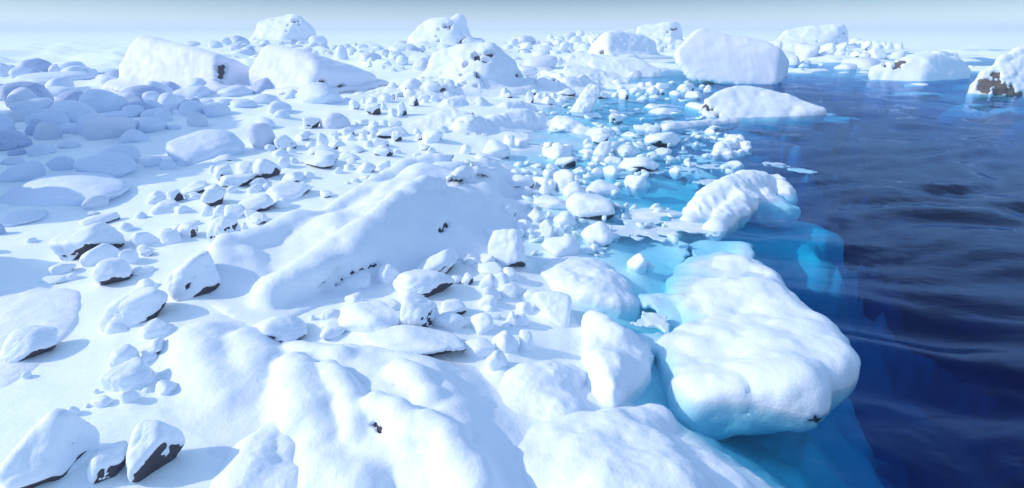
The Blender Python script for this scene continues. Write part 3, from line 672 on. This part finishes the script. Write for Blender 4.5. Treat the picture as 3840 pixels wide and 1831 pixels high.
# x0 y0 x1 y1 kind : f frosted boulder, g darker frosted boulder, w warm frosted boulder, k snow-capped stone, d the same with bare dark rock showing; / and \ = lie of its long axis
STONES = {
"A1": """-60 635 60 730 f;30 618 200 705 f;183 557 535 715 g;505 588 850 712 f;140 670 430 740 f;115 682 930 810 f;945 725 1180 840 f;920 655 1190 710 f;0 780 520 1045 g;310 825 790 940 f
290 760 580 825 f;90 932 510 1062 f;430 960 935 1205 f\\;235 1090 530 1195 f;0 1050 330 1165 f;750 850 1230 1100 f;1110 815 1610 1010 g;1085 918 1270 1090 f;1140 968 1480 1105 g;955 1057 1345 1150 f
1345 1030 1660 1140 f;1560 905 1800 1005 f;1655 822 2030 950 f;2080 812 2440 935 f;1500 760 1915 860 f/;1545 990 1740 1065 f;1715 965 1990 1130 f;1790 925 1950 990 f;1945 980 2220 1120 f;1880 940 2060 1025 f
2060 945 2250 1005 f;2205 948 2475 1050 f;2390 898 2640 995 f;1770 395 1920 450 w;1990 383 2150 470 f;2095 345 2250 445 f;2225 347 2390 425 g;2195 413 2355 495 w;2250 392 2380 445 f;2200 470 2450 535 f
2355 430 2450 475 f;1920 430 2050 465 f;2238 532 2300 570 d;2395 525 2500 578 k;2275 693 2345 745 d;1000 1160 1200 1228 f;2450 1120 2640 1240 f""",
"A2": """-15 745 312 920 g;440 790 885 1015 f\\;310 858 460 940 f;425 888 510 950 f;160 968 398 1090 f;222 1052 380 1135 f;0 900 275 1005 f;550 340 738 430 f;350 325 475 395 f;85 390 195 460 f
480 375 540 412 f;432 395 530 445 f;135 430 355 500 f;350 428 505 485 w;495 430 650 495 f;637 410 750 480 w;395 470 585 560 w;795 433 940 575 f;565 485 650 535 f;355 468 440 515 f;925 455 1010 510 f
1010 422 1135 495 f;1170 440 1290 495 f;1320 418 1605 512 f;1375 388 1515 435 w;1600 440 1680 485 f;1665 445 1760 495 f;1815 432 1975 480 f;1040 500 1260 590 w;1320 495 1480 555 f;1140 475 1215 525 f
1240 480 1330 525 w;1015 485 1100 525 f;1395 535 1510 615 f;1550 550 1755 685 w;1330 538 1430 565 k;1620 527 1750 585 f;1120 550 1170 595 k;1115 592 1165 645 d;1258 588 1350 645 k;1425 630 1475 663 d
1185 622 1215 643 d;1330 655 1400 688 k;1250 635 1290 658 k;945 962 1050 1055 d;1060 955 1110 995 k;1105 940 1215 1015 d;1210 900 1345 990 k;1100 1000 1250 1105 d;1245 990 1310 1065 k;1320 1045 1405 1125 k
1410 980 1500 1115 d;1520 930 1615 1025 d;1610 915 1710 970 d;1635 955 1700 995 k;1730 920 1800 975 k;505 1130 670 1235 d;665 1080 965 1245 w;1010 1155 1130 1210 k;1130 1170 1230 1235 k;1240 1150 1320 1225 k;1310 1160 1450 1235 d
2440 790 2560 870 f;2390 840 2500 940 f;2400 895 2510 945 d;2280 865 2360 910 k;2200 870 2290 905 k""",
"A3": """60 355 265 415 w;180 380 270 435 f;240 388 330 445 w;320 385 455 455 f;385 330 455 390 f;450 345 560 390 f;435 375 560 450 f;290 428 455 505 w;130 410 250 485 k;555 305 665 355 w;655 288 752 350 w
720 320 830 425 w;595 345 725 420 f;785 308 850 345 f;545 345 640 390 f;570 430 640 485 f;650 430 770 495 k;690 440 800 505 f;440 465 550 535 k;550 460 660 515 f;245 488 410 555 w;20 540 160 615 f;160 535 490 655 w
475 555 540 615 f;95 610 150 665 f;100 632 300 725 w;250 640 470 715 w;780 330 900 435 d;1390 370 1490 440 f;1510 360 1590 425 f;1435 440 1510 505 w;1545 430 1610 475 d;1480 425 1540 465 d;1685 355 1780 405 f
1755 320 1810 365 w;1155 673 1300 755 w;1100 765 1185 810 d;1000 770 1110 818 k;1260 795 1330 835 k;1330 785 1400 825 k;1420 800 1560 855 k;1550 780 1620 815 k;1625 805 1800 895 d;1700 778 1765 815 k;1840 815 1900 855 k
1900 820 1970 870 k;1045 820 1135 870 k;1175 835 1300 910 d;1340 840 1445 910 d;1440 860 1520 920 d;1060 850 1110 900 k;1075 860 1170 970 d;1560 875 1680 935 k;1710 880 1870 965 d;1890 850 1970 905 d;1370 910 1470 965 k
1240 920 1360 985 k;1005 890 1080 945 k;845 880 975 955 d;1665 865 1735 905 d;1230 890 1290 935 k;1310 890 1360 935 k;475 850 665 930 d;235 865 300 915 d;185 880 258 990 d;270 900 330 945 k;335 935 460 1005 k
345 890 400 940 k;420 895 480 935 k;490 920 590 980 k;0 895 55 945 d;985 1092 1115 1200 d;985 1055 1070 1100 k;1355 1040 1625 1125 k;1305 1000 1475 1065 k;1180 1045 1290 1080 k;1475 1162 1610 1210 k;300 1063 375 1110 k
420 1075 500 1110 k;1325 1190 1360 1218 k""",
"A4": """155 405 240 480 w;360 422 600 545 w;480 492 600 545 f;565 418 760 520 k;740 405 870 485 f;870 360 1000 455 f;935 390 1040 455 d;1000 400 1100 465 d;1055 385 1185 445 f;1105 415 1210 470 f;1180 400 1240 450 f
1220 403 1310 475 f;1305 410 1400 475 w;980 445 1090 485 f;600 485 740 545 k;740 490 840 535 k;895 490 1010 550 d;975 505 1090 575 w;1010 480 1050 520 d;790 490 850 525 k;840 505 880 540 d;1050 455 1245 565 k
1260 485 1430 580 w;645 535 860 595 f;805 545 1180 655 w;730 605 960 680 w;800 635 865 676 w;283 530 410 635 w;400 570 520 630 f;240 480 385 560 f;385 612 500 660 k;585 615 632 641 k;290 650 450 705 k
1410 800 1640 838 k;2000 630 2075 668 k""",
"B1": """790 -30 1350 195 w;1135 90 1440 235 f;480 40 610 90 f;530 25 830 125 f;680 70 800 145 f;-150 95 315 300 g;65 270 255 350 g;255 225 545 355 f;545 198 780 275 f;0 352 240 435 f;-30 390 440 605 f/;430 345 740 495 f
885 225 1355 445 f;700 310 1310 570 f\\;0 500 1250 835 f\\;775 722 1050 865 w/;1585 90 2350 435 f;1370 350 1590 455 f;1525 378 1690 485 f;1690 378 1850 455 f;1600 42 1740 95 f;2370 25 2650 280 w;2050 335 2260 415 k
0 855 460 1025 f;-80 990 60 1115 g;1420 690 1570 765 k;1420 735 1565 820 k;1600 675 1765 805 d/;1450 775 1720 918 k;1675 830 1825 908 k;1745 625 1980 725 k;1780 700 1960 775 k;1960 620 2120 705 k;1810 590 1990 655 d
1935 675 2150 835 d;2055 440 2240 595 d;2265 405 2450 555 k;2110 525 2480 655 d;2430 400 2600 565 d;2010 445 2090 515 k;2180 640 2270 705 k;2370 625 2510 715 k;2380 565 2558 645 k;2290 720 2626 895 d;2050 830 2230 945 k
2160 820 2360 965 k/;2350 875 2470 965 k;2430 905 2558 1005 d;1925 830 2040 935 k;1990 935 2310 1232 d/;2030 930 2140 1015 k;2310 985 2375 1065 k;1705 1000 1900 1145 d;1780 970 1920 1015 k;1655 1010 1750 1075 k;1535 1070 1745 1215 k
1530 1050 1650 1105 k/;1255 1090 1540 1235 k/;1290 890 1410 958 k;255 1140 350 1183 k;760 895 1150 1045 d/;840 885 950 920 k;1140 995 1280 1075 k;480 1005 1195 1350 d/""",
"B2": """430 140 565 205 k;470 110 580 150 k;230 155 440 295 d;130 230 240 310 f;350 265 430 330 k;210 285 360 355 k;530 215 620 285 k;640 130 750 255 k;555 245 800 335 d;620 300 850 415 k\\;745 200 910 290 k;845 75 995 160 d
880 135 1000 210 k;845 245 1090 330 k;820 315 1025 385 k;760 110 850 155 k;790 155 840 200 d;1030 130 1110 205 k;1055 100 1130 145 k;1090 205 1180 275 k;1120 60 1220 135 k;1205 70 1530 170 d;1130 130 1215 215 k
1355 115 1455 210 d;1145 180 1325 275 k;1220 245 1310 295 k;1180 270 1370 355 d;1360 285 1445 328 k;1585 135 1650 200 d;1650 95 1840 225 k;1780 65 1900 140 k;1560 90 1640 145 k;1620 240 1720 295 d;1700 270 1770 323 k
1560 320 1630 353 k;1610 360 1810 455 d/;2005 240 2115 335 d;2225 198 2490 365 k;2430 150 2530 265 k;2140 320 2280 385 k;2240 378 2280 408 k;2380 460 2460 525 k;2460 475 2600 548 k;2400 535 2720 680 d;515 355 800 465 d\\
25 380 290 575 d;360 365 460 435 k;270 360 380 475 k;305 505 520 605 k;470 600 540 655 k;510 505 610 575 k;105 615 210 685 k;160 600 580 795 k;215 755 390 855 k;0 565 150 645 k;900 430 1000 495 k;1020 410 1200 515 k
1205 400 1335 495 k;800 460 880 520 k;920 370 1010 435 k;970 563 1040 600 k;1050 535 1140 568 k;910 600 950 617 k;1340 485 1380 518 k;670 685 790 755 k;0 900 155 1005 k;2315 825 2550 975 d;2200 950 2270 1025 k;2245 1050 2340 1165 k
2283 1065 2638 1422 d\\""",
"B3": """75 180 230 255 k;355 218 440 270 k;435 222 560 280 k;545 240 640 315 k;345 262 440 345 k;345 250 620 415 d/;465 365 665 475 d;735 185 810 245 k;810 140 980 240 d;740 230 835 290 k;830 215 1000 375 d;950 215 1070 275 k
985 250 1260 375 k;1075 275 1260 385 d;1120 215 1205 260 k;1105 120 1250 200 k;1215 55 1480 135 k;1320 125 1665 275 d;1215 205 1350 285 k;1330 75 1480 145 k;1390 275 1580 375 k;1065 180 1160 235 k;1900 80 2020 170 k
1775 215 1850 280 k;1700 195 1750 240 k;690 285 830 355 k;730 325 800 405 k;815 345 960 435 k;940 355 1100 455 k;1060 365 1465 520 d;930 445 1080 575 k\\;630 460 765 550 k;815 465 920 555 k;750 515 830 585 k;370 425 480 505 k
340 480 450 565 k;775 410 880 475 k;1560 460 1670 555 k;1130 545 1340 705 k;250 555 460 665 k;450 485 650 715 d;395 570 470 695 k;315 615 420 735 k;545 605 755 775 k;630 540 740 645 k;755 590 1085 765 k;250 730 600 865 k
575 715 1030 975 d;455 890 660 1045 k;320 945 450 1125 k\\;95 965 250 1065 k;70 1050 170 1135 k;200 865 360 985 k;390 885 450 950 k;1170 810 1245 905 k;1110 790 1170 885 k;1020 800 1090 885 k;160 650 255 735 k
150 530 250 605 k;1600 355 1680 405 k;960 75 1100 140 k;845 50 930 100 k;725 990 1020 1230 k;340 1130 700 1330 k;560 1065 640 1130 k;480 1010 560 1130 k""",
"D1": """775 50 1160 262 k/;1140 100 1325 245 k;1320 55 1430 125 k;1350 105 1480 170 k;885 195 1260 440 d;475 245 725 365 k;610 325 735 400 k;375 350 660 440 k;1255 260 1475 345 k;1300 385 1500 495 k;1595 125 2135 605 d/
960 475 1600 858 d/;1015 795 1225 905 k;1330 765 1640 950 k;0 850 550 1220 d/;1050 1015 1330 1235 k/;1330 950 1590 1125 k;1370 1080 1500 1175 k;1720 870 1760 928 k""",
"D2": """1590 105 1985 340 d/;1375 305 1950 600 d;855 610 1440 915 k\\;1425 515 1805 890 d/;1820 585 2070 750 d/;1085 835 2065 1130 d;910 520 1080 645 k;680 675 860 770 k/;665 765 920 875 k/;675 840 915 950 k;20 750 530 1005 d;570 735 615 778 k
880 305 1145 495 k;1090 300 1170 350 k;1195 250 1420 445 k;1240 580 1450 685 k;1925 355 2020 425 d;2020 325 2135 445 d/;1700 720 2070 885 k;2040 960 2340 1135 k;2115 715 2320 915 k;2450 680 2560 845 k;2320 860 2560 1115 k\\
2265 1075 2460 1290 k;2050 180 2170 260 k;1975 135 2160 215 k;2210 165 2340 275 k;2110 225 2420 365 k\\;2340 200 2430 255 k;2195 335 2320 475 k;2320 325 2500 485 k;2240 460 2400 575 k;2390 430 2558 565 k;2185 540 2350 655 k
2240 640 2330 695 k;2170 140 2290 195 k;2420 275 2558 405 k;2440 505 2540 565 k;2270 715 2400 765 k;2415 800 2480 865 k""",
"D3": """135 495 325 620 k;95 610 245 725 k;0 720 210 845 k;250 515 610 830 k;1160 140 1330 330 k;1345 225 1410 305 k;130 880 260 1080 k""",
"E1": """0 500 945 1260 d/;860 795 1230 1200 d/;1235 345 1765 1175 d/;960 -10 1500 325 k/;1505 210 1690 350 k;1160 285 1345 435 k/;1375 275 1440 325 k;895 355 1075 465 k;900 290 945 323 k;825 430 860 458 k;640 460 765 545 k/;215 125 300 190 k""",
}

def ico(n):
    bm = bmesh.new(); bmesh.ops.create_icosphere(bm, subdivisions=n, radius=1.0)
    V = np.array([v.co[:] for v in bm.verts]); F = np.array([[v.index for v in f.verts] for f in bm.faces]); bm.free()
    return V / np.linalg.norm(V, axis=1, keepdims=True), F
ICO = {n: ico(n) for n in (3, 4, 5)}

def stone_shape(Vd, r, kind):
    """star-shaped rounded polyhedron: returns hard radius, soft radius for directions Vd"""
    frost = kind in 'fgw'
    npl = r.randint(6, 10) if not frost else r.randint(10, 16)
    npl += 4
    k_ = np.arange(npl) + 0.5; ph = np.arccos(1 - 2 * k_ / npl); th_ = math.pi * (1 + 5 ** 0.5) * k_ + r.uniform(0, 6.28)
    n = np.stack([np.cos(th_) * np.sin(ph), np.sin(th_) * np.sin(ph), np.cos(ph)], -1) + r.normal(size=(npl, 3)) * 0.28
    n /= np.linalg.norm(n, axis=1, keepdims=True)
    d = r.uniform(0.72, 1.05, len(n)) if not frost else r.uniform(0.9, 1.05, len(n))
    q = np.clip(Vd @ n.T / d, 0.0, None)
    e_ = 16.0 if not frost else 5.0
    hard = (q ** e_).sum(1) ** (-1 / e_)
    soft = (q ** 8).sum(1) ** (-1 / 8.0)
    return hard, soft * (1.0 / soft.mean()) * hard.mean()

def fit(V, box, floor, emb=0.42):
    """size and place unit shape V so that its visible part fills the box in the picture"""
    x0, y0, x1, y1 = box
    w, h = x1 - x0, y1 - y0
    c = gpt((x0 + x1) / 2, y1 - 0.25 * h)
    D = float((c - CAM) @ FWD); th = math.atan2(CAMH - c[2], math.hypot(c[0], c[1]))
    sx = w * D / FPX / 2
    hm = h * D / FPX / 2
    sy = min(sx * 0.85, 0.6 * hm / max(math.sin(th), 1e-3))
    sy = max(sy, 0.45 * sx)
    sz = max(math.sqrt(max(hm * hm - (sy * math.sin(th)) ** 2, 0.1 * hm * hm)) / math.cos(th), 0.35 * hm)
    loc = c.copy()
    for it in range(10):
        gz = max(float(ground(loc[0], loc[1])), floor)
        loc[2] = gz + emb * sz
        P = V * np.array([sx, sy, sz]) + loc
        vis = P[P[:, 2] > gz - 0.01]
        if len(vis) < 8: vis = P
        px, py, dd = project(vis)
        D = dd.mean()
        sx *= (w / (px.max() - px.min())) ** 0.8
        k = (h / (py.max() - py.min())) ** 0.8
        sz *= k; sz = min(max(sz, 0.12 * sx), 2.2 * sx)
        if sy * k > 0.4 * sx or k > 1: sy = min(sy * k, 1.3 * sx)
        tx, ty = (x0 + x1) / 2, y1
        ey = ty - py.max()
        rr = math.hypot(loc[0], loc[1])
        dr = -ey * D / FPX / max(math.sin(th), 0.02)
        dr = max(min(dr, 0.15 * rr), -0.15 * rr) * 0.8
        loc[:2] *= (rr + dr) / rr
        th = math.atan2(CAMH - gz, math.hypot(loc[0], loc[1]))
        loc[0] += (tx - (px.max() + px.min()) / 2) * D / FPX * 0.8
    return sx, sy, sz, loc

stones = []
seed = 100
for crop, txt in STONES.items():
    ox, oy = CROPS[crop]
    for e in txt.replace("\n", ";").split(";"):
        e = e.split()
        if len(e) != 5: continue
        b = [float(v) / 2.558 for v in e[:4]]
        stones.append(dict(box=(ox + b[0], oy + b[1], ox + b[2], oy + b[3]), kind=e[4][0], lie=e[4][1:]))

rf = np.random.RandomState(21)
for X0, X1, Y0, Y1, n_, w0, w1 in [(-30, 760, 285, 560, 46, 60, 170), (900, 1560, 168, 215, 34, 25, 60), (1900, 2280, 150, 215, 34, 25, 55), (0, 520, 262, 300, 14, 40, 110), (3150, 3330, 172, 190, 10, 25, 45)]:
    for _ in range(n_):
        x, y = rf.uniform(X0, X1), rf.uniform(Y0, Y1); w = rf.uniform(w0, w1) * (0.6 + 0.4 * (y - Y0) / (Y1 - Y0)); h = w * rf.uniform(0.42, 0.7)
        stones.append(dict(box=(x - w / 2, y - h, x + w / 2, y), kind='ffgw'[rf.randint(4)], lie=''))

# labels: look, then the nearest landmark and side, then order of nearness among its look-alikes
def describe(s):
    x0, y0, x1, y1 = s['box']; w, h = x1 - x0, y1 - y0
    a = math.sqrt(w * h)
    size = "tiny" if a < 26 else "small" if a < 48 else "mid-sized" if a < 90 else "large"
    shape = "upright" if h > 1.05 * w else "flat" if w > 2.3 * h else "rounded"
    k = {'f': "frosted boulder", 'g': "dark frosted boulder", 'w': "greyish frosted boulder", 'k': "all-white snowy stone", 'd': "dark-bellied snowy stone"}[s['kind']]
    x, y = (x0 + x1) / 2, (y0 + y1) / 2
    best = min(LAND, key=lambda l: math.hypot((l[0] - x) * 0.6, l[1] - y))
    dx, dy = (x - best[0]) * 0.55, y - best[1]
    side = ("right of" if dx > 0 else "left of") if abs(dx) > abs(dy) else ("in front of" if dy > 0 else "behind")
    return f"{size} {shape} {k}", best[2], side, math.hypot(x - best[0], y - best[1])
ORD = ["nearest", "second nearest", "third nearest", "fourth nearest", "fifth nearest", "sixth nearest", "seventh nearest", "eighth nearest", "ninth nearest", "tenth nearest", "eleventh nearest", "twelfth nearest"] + [f"{n}th nearest" for n in range(13, 21)] + ["21st nearest", "22nd nearest", "23rd nearest"] + [f"{n}th nearest" for n in range(24, 31)]
buckets = {}
for s in stones:
    d = describe(s); s['d'] = d; buckets.setdefault(d[:3], []).append(s)
for key, lst in buckets.items():
    lst.sort(key=lambda s: s['d'][3])
    for i, s in enumerate(lst):
        desc, lm, side = key
        s['label'] = f"{desc}, {side} {lm}" if len(lst) == 1 else f"{desc}, {ORD[min(i, 29)]} {side} {lm}"

DRIFT = []
SD = np.array((-0.42, 0.12, 0.90)); SD = SD / np.linalg.norm(SD)
GROUPS = {'f': "frosted boulders of the shore", 'g': "frosted boulders of the shore", 'w': "frosted boulders of the shore", 'k': "snow-covered stones along the waterline", 'd': "snow-covered stones along the waterline"}
for i, s in enumerate(stones):
    r = np.random.RandomState(1000 + i)
    x0, y0, x1, y1 = s['box']; a = math.sqrt((x1 - x0) * (y1 - y0)); kind = s['kind']
    n = 5 if a > 120 else 4 if a > 34 else 3
    Vd, Fd = ICO[n]
    hard, soft = stone_shape(Vd, r, kind)
    yaw = {'/': 0.6, '\\': -0.6}.get(s['lie'], r.uniform(-0.35, 0.35))
    asp = (x1 - x0) / (y1 - y0)
    long = 1.0 if not s['lie'] else 1.55
    roll = r.uniform(-0.3, 0.3) if kind in 'kd' else r.uniform(-0.15, 0.15)
    if kind == 'd': roll = r.uniform(-0.35, -0.1)
    cyaw, syaw, cr, sr = math.cos(yaw), math.sin(yaw), math.cos(roll), math.sin(roll)
    Rm = np.array([[cyaw, -syaw, 0], [syaw, cyaw, 0], [0, 0, 1]]) @ np.array([[cr, 0, sr], [0, 1, 0], [-sr, 0, cr]])
    def put(rad):
        return (Vd * rad[:, None] * np.array([long, 1, 1])) @ Rm.T
    frost = kind in 'fgw'
    amp = 0.05 if frost else 0.04
    nz = 1 + amp * fbm(Vd * (1.7 if frost else 2.6) + i * 3.1, 3, i)
    body = put(hard * nz)
    sx, sy, sz, loc = fit(body, s['box'], -0.2, 0.56 if kind == 'd' else 0.42)
    sc = np.array([sx, sy, sz])
    DRIFT.append((loc[0], loc[1], 1.15 * max(sx, 0.8 * sy) + 0.05, 1.25 * sy + 0.05, sz, 0.10 if frost else 0.16 if kind == 'd' else 0.40))
    VR = body * sc
    if frost:
        o = link("frosted_boulder", new_mesh("frosted_boulder", VR, Fd, {'f': FROST, 'g': FROST_DARK, 'w': FROST_WARM}[kind]), loc=loc)
        tag(o, s['label'], "boulder", GROUPS[kind]); continue
    o = link("snowy_stone", None, loc=loc); tag(o, s['label'], "stone", GROUPS[kind])
    link("bare_rock", new_mesh("bare_rock", VR, Fd, ROCK), parent=o)
    N = normals(VR, Fd)
    ex = N @ SD + 0.05 * fbm(Vd * 1.5 + i * 1.7, 2, i + 7)
    thr = -0.85 if kind == 'k' else r.uniform(-0.52, -0.30) - (0.2 if a > 200 else 0)
    m = sstep(thr - 0.04, thr + 0.12, ex)
    snow = put((0.55 * soft + 0.45 * hard) * nz * 1.0) * sc
    tck = 0.10 * min(sx, sy, sz) + 0.02
    up = sstep(-0.2, 0.9, N[:, 2])
    VS = snow * m[:, None] + VR * (1 - m)[:, None] + N * ((tck * (0.5 + 0.7 * up)) * m - 0.35 * tck * (1 - m))[:, None]
    kf = (m[Fd] > 0.01).any(1); used = np.unique(Fd[kf]); rm = -np.ones(len(VS), int); rm[used] = np.arange(len(used))
    link("snow_cap", new_mesh("snow_cap", VS[used], rm[Fd[kf]], SNOW), parent=o)

# ------------------------------------------------------------------ snow ground, banked up against every stone
X, Y, F, idx = polar(-math.pi, math.pi, 1000, 1.2, 2500, 380, True)
Z = ground(X, Y); bank = np.zeros_like(Z); pn = 1 + 0.5 * fbm(np.stack([X, Y, 0 * X], -1) * 1.6, 2, 12)
for dx_, dy_, rx_, ry_, hz_, hb_ in DRIFT:
    k_ = np.nonzero((np.abs(X - dx_) < 2.2 * rx_) & (np.abs(Y - dy_) < 2.2 * ry_ + 0.3))[0]
    if not len(k_): continue
    q_ = ((X[k_] - dx_ - 0.15 * rx_) / rx_) ** 2 + ((Y[k_] - dy_) / ry_) ** 2
    wet = np.where(Z[k_] < 0, 0.2, hb_)
    bank[k_] = np.maximum(bank[k_], np.clip(wet * hz_, 0, 0.8) * np.exp(-1.1 * q_) * pn[k_])
g = link("snow_ground", new_mesh("snow_ground", np.stack([X, Y, Z + bank], -1), F, GROUND)); g["kind"] = "structure"

# ------------------------------------------------------------------ loose ice chips adrift in the shallows
rc = np.random.RandomState(5)
def biggest_piece(V, Q):
    lab = np.arange(len(V))
    while True:
        mn = lab[Q].min(1); new = lab.copy()
        for c in range(4): np.minimum.at(new, Q[:, c], mn)
        new = new[new]
        if (new == lab).all(): break
        lab = new
    ids, cnt = np.unique(lab, return_counts=True)
    keep = lab == ids[cnt.argmax()]
    rm = np.cumsum(keep) - 1
    return V[keep], rm[Q[keep[Q[:, 0]]]]

def sheet(name, c, rad, asp, th, m, rag=0.5, n=44, sag=0.0):
    """a ragged melted plate of ice: an outline broken by noise, rounded edges, holes where it has thawed through"""
    sd_ = int(rc.randint(0, 9999))
    cell = 2.6 * rad / n
    gx = (np.arange(n + 1) - n / 2) * cell; zt = th / 2.0
    nz_ = int((zt * 1.6 + 1.6 * sag * rad) / (zt * 0.75)) + 2; gz_ = (np.arange(2 * nz_ + 1) - nz_) * zt * 0.75
    P = np.stack(np.meshgrid(gx, gx, gz_, indexing='ij'), -1)
    ya = rc.uniform(-0.5, 0.5); ca, sa = math.cos(ya), math.sin(ya)
    x = P[..., 0] * ca + P[..., 1] * sa; y = (-P[..., 0] * sa + P[..., 1] * ca) / asp
    q2 = np.stack([x / rad, y / rad, 0 * x + sd_ * 0.37], -1)
    f = (np.hypot(x, y) / rad - 0.62) + rag * fbm(q2 * 1.7, 3, sd_ % 97, 0.5)
    d = np.maximum(f * rad * 0.6 + np.abs(P[..., 2]) * 0.3, np.abs(P[..., 2] + sag * rad * np.clip(np.hypot(x, y) / rad, 0, 1) ** 2 + sag * rad * 0.5 * vnoise(q2 * 1.5, 8)) - zt * (0.8 + 0.5 * vnoise(q2 * 3, 5)))
    d[0] = d[-1] = 1; d[:, 0] = d[:, -1] = 1; d[:, :, 0] = d[:, :, -1] = 1
    if not (d < 0).any(): return None
    V, Q = surface_nets(d, np.array([gx[0], gx[0], gz_[0]]), np.array([cell, cell, zt * 0.75]))
    V, Q = biggest_piece(V, Q)
    if len(Q) < 30: return None
    return link(name, new_mesh(name, V, Q, m), loc=c)

def chip(c, rad, k, asp, th, tilt, m, name):
    an = np.sort(rc.uniform(0, 2 * math.pi, k)); rr = rad * rc.uniform(0.5, 1.0, k)
    ya = rc.uniform(-0.5, 0.5); ca, sa = math.cos(ya), math.sin(ya)
    x, y = rr * np.cos(an), asp * rr * np.sin(an)
    ring = np.stack([x * ca - y * sa, x * sa + y * ca, 0 * an], -1)
    V = np.vstack([ring * 0.9 + [0, 0, th], ring, ring * 0.85 - [0, 0, th]])
    V[:, 2] += V[:, 0] * tilt[0] + V[:, 1] * tilt[1]
    V = np.vstack([V, [[0, 0, V[:k, 2].mean() + 0.3 * th]], [[0, 0, V[2 * k:3 * k, 2].mean()]]])
    Fc = []
    for a_ in range(k):
        b_ = (a_ + 1) % k
        Fc += [(3 * k, a_, b_), (a_, k + a_, k + b_), (a_, k + b_, b_), (k + a_, 2 * k + a_, 2 * k + b_), (k + a_, 2 * k + b_, k + b_), (3 * k + 1, 2 * k + b_, 2 * k + a_)]
    return link(name, new_mesh(name, V, np.array(Fc), m, smooth=False), loc=c)

spots = [(1930, 2330, 560, 900, 120), (2030, 2700, 395, 520, 100), (2250, 2760, 500, 660, 110), (1950, 2250, 860, 960, 24), (2250, 2560, 760, 900, 24), (2300, 2800, 300, 420, 20)]
for X0, X1, Y0, Y1, n in spots:
    for q in range(n):
        px, py = rc.uniform(X0, X1), rc.uniform(Y0, Y1)
        sunk = q % 2 == 0
        c = plane_pt(px, py, rc.uniform(-0.16, -0.05) if sunk else 0.012)
        if float(ground(c[0], c[1])) > c[2] - 0.03: continue
        D = (c - CAM) @ FWD
        rad = (rc.uniform(20, 70) if sunk else rc.uniform(10, 38)) * D / FPX
        if sunk:
            o = sheet("ice_sheet", c, rad, rc.uniform(0.5, 1.2), 0.05, SNOW, n=26)
            if o: tag(o, "ragged pale ice sheet sunk just under the turquoise water", "ice sheet", "ice sheets sunk in the shallows")
        else:
            o = chip(c, rad, rc.randint(5, 9), rc.uniform(0.4, 1.0), rc.uniform(0.03, 0.10), rc.uniform(-0.45, 0.45, 2), ICE, "ice_chip")
            tag(o, "small pale ice chip adrift on the turquoise shallows", "ice chip", "ice chips adrift in the shallows")
for px, py, rp, z_, asp, where in [(2440, 900, 260, -0.13, 1.1, 'behind the oval snow hill'), (2680, 940, 220, -0.18, 1.1, 'between the two biggest snow hills'), (2330, 640, 220, -0.10, 1.0, 'among the stones of the turquoise shallows'), (2420, 1290, 150, -0.2, 1.3, 'beside the tall white snow hill'), (2500, 1130, 150, -0.12, 1.2, "between the oval and the largest snow hill"),
                              (3120, 425, 200, -0.4, 0.8, "off the tip of the snow tongue"), (3440, 350, 240, -0.35, 0.7, "before the lone snow pyramid"), (3700, 400, 240, -0.35, 0.7, "under the brown rock"), (2600, 650, 160, -0.3, 1.3, "left of the knobbly snow hill")]:
    c = plane_pt(px, py, z_); D = (c - CAM) @ FWD
    o = sheet("ice_shelf", c, rp * D / FPX, asp, 0.16, SNOW, 0.5, 70, 0.28)
    if o: tag(o, "broad ragged ice shelf sunk in blue water " + where, "ice shelf", "sunken ice shelves")
films = [(2450, 800, 190, "around the stones beside the knobbly snow hill"), (2560, 850, 150, "left of the knobbly snow hill's foot"), (2700, 690, 90, "behind the knobbly snow hill"), (2650, 620, 110, "beside the triangular ice slab"), (2350, 865, 140, "above the oval snow hill"),
         (3010, 640, 60, "drifting in the deep blue water"), (2900, 620, 60, "at the edge of the deep blue water"), (2200, 425, 110, "in the pool below the little snow spire"),
         (2480, 395, 90, "in the pool left of the snow tongue"), (3320, 300, 110, "in front of the lone snow pyramid"), (2440, 1210, 90, "in the channel by the oval snow hill"), (3060, 428, 90, "at the tip of the snow tongue")]
for px, py, rp, where in films:
    c = plane_pt(px, py, -0.05)
    D = (c - CAM) @ FWD
    o = sheet("ice_film", c, rp * D / FPX, rc.uniform(0.7, 1.2), 0.07, SNOW, 0.5, 70, 0.03)
    if o: tag(o, "ragged white ice film " + where, "ice film", "ice films on the water")

# ------------------------------------------------------------------ haze
bm = bmesh.new(); bmesh.ops.create_cube(bm, size=1.0)
me = bpy.data.meshes.new("haze"); bm.to_mesh(me); bm.free()
m = bpy.data.materials.new("haze"); m.use_nodes = True; t = m.node_tree; t.nodes.clear()
pv = tex(t, "ShaderNodeVolumePrincipled"); pv.inputs["Color"].default_value = (0.68, 0.75, 0.86, 1); pv.inputs["Density"].default_value = 0.0011; pv.inputs["Anisotropy"].default_value = 0.0
ou = tex(t, "ShaderNodeOutputMaterial"); t.links.new(pv.outputs[0], ou.inputs["Volume"])
me.materials.append(m)
hz = link("haze", me, loc=(0, 0, 1.5)); hz.scale = (5200, 5200, 28); hz["kind"] = "stuff"
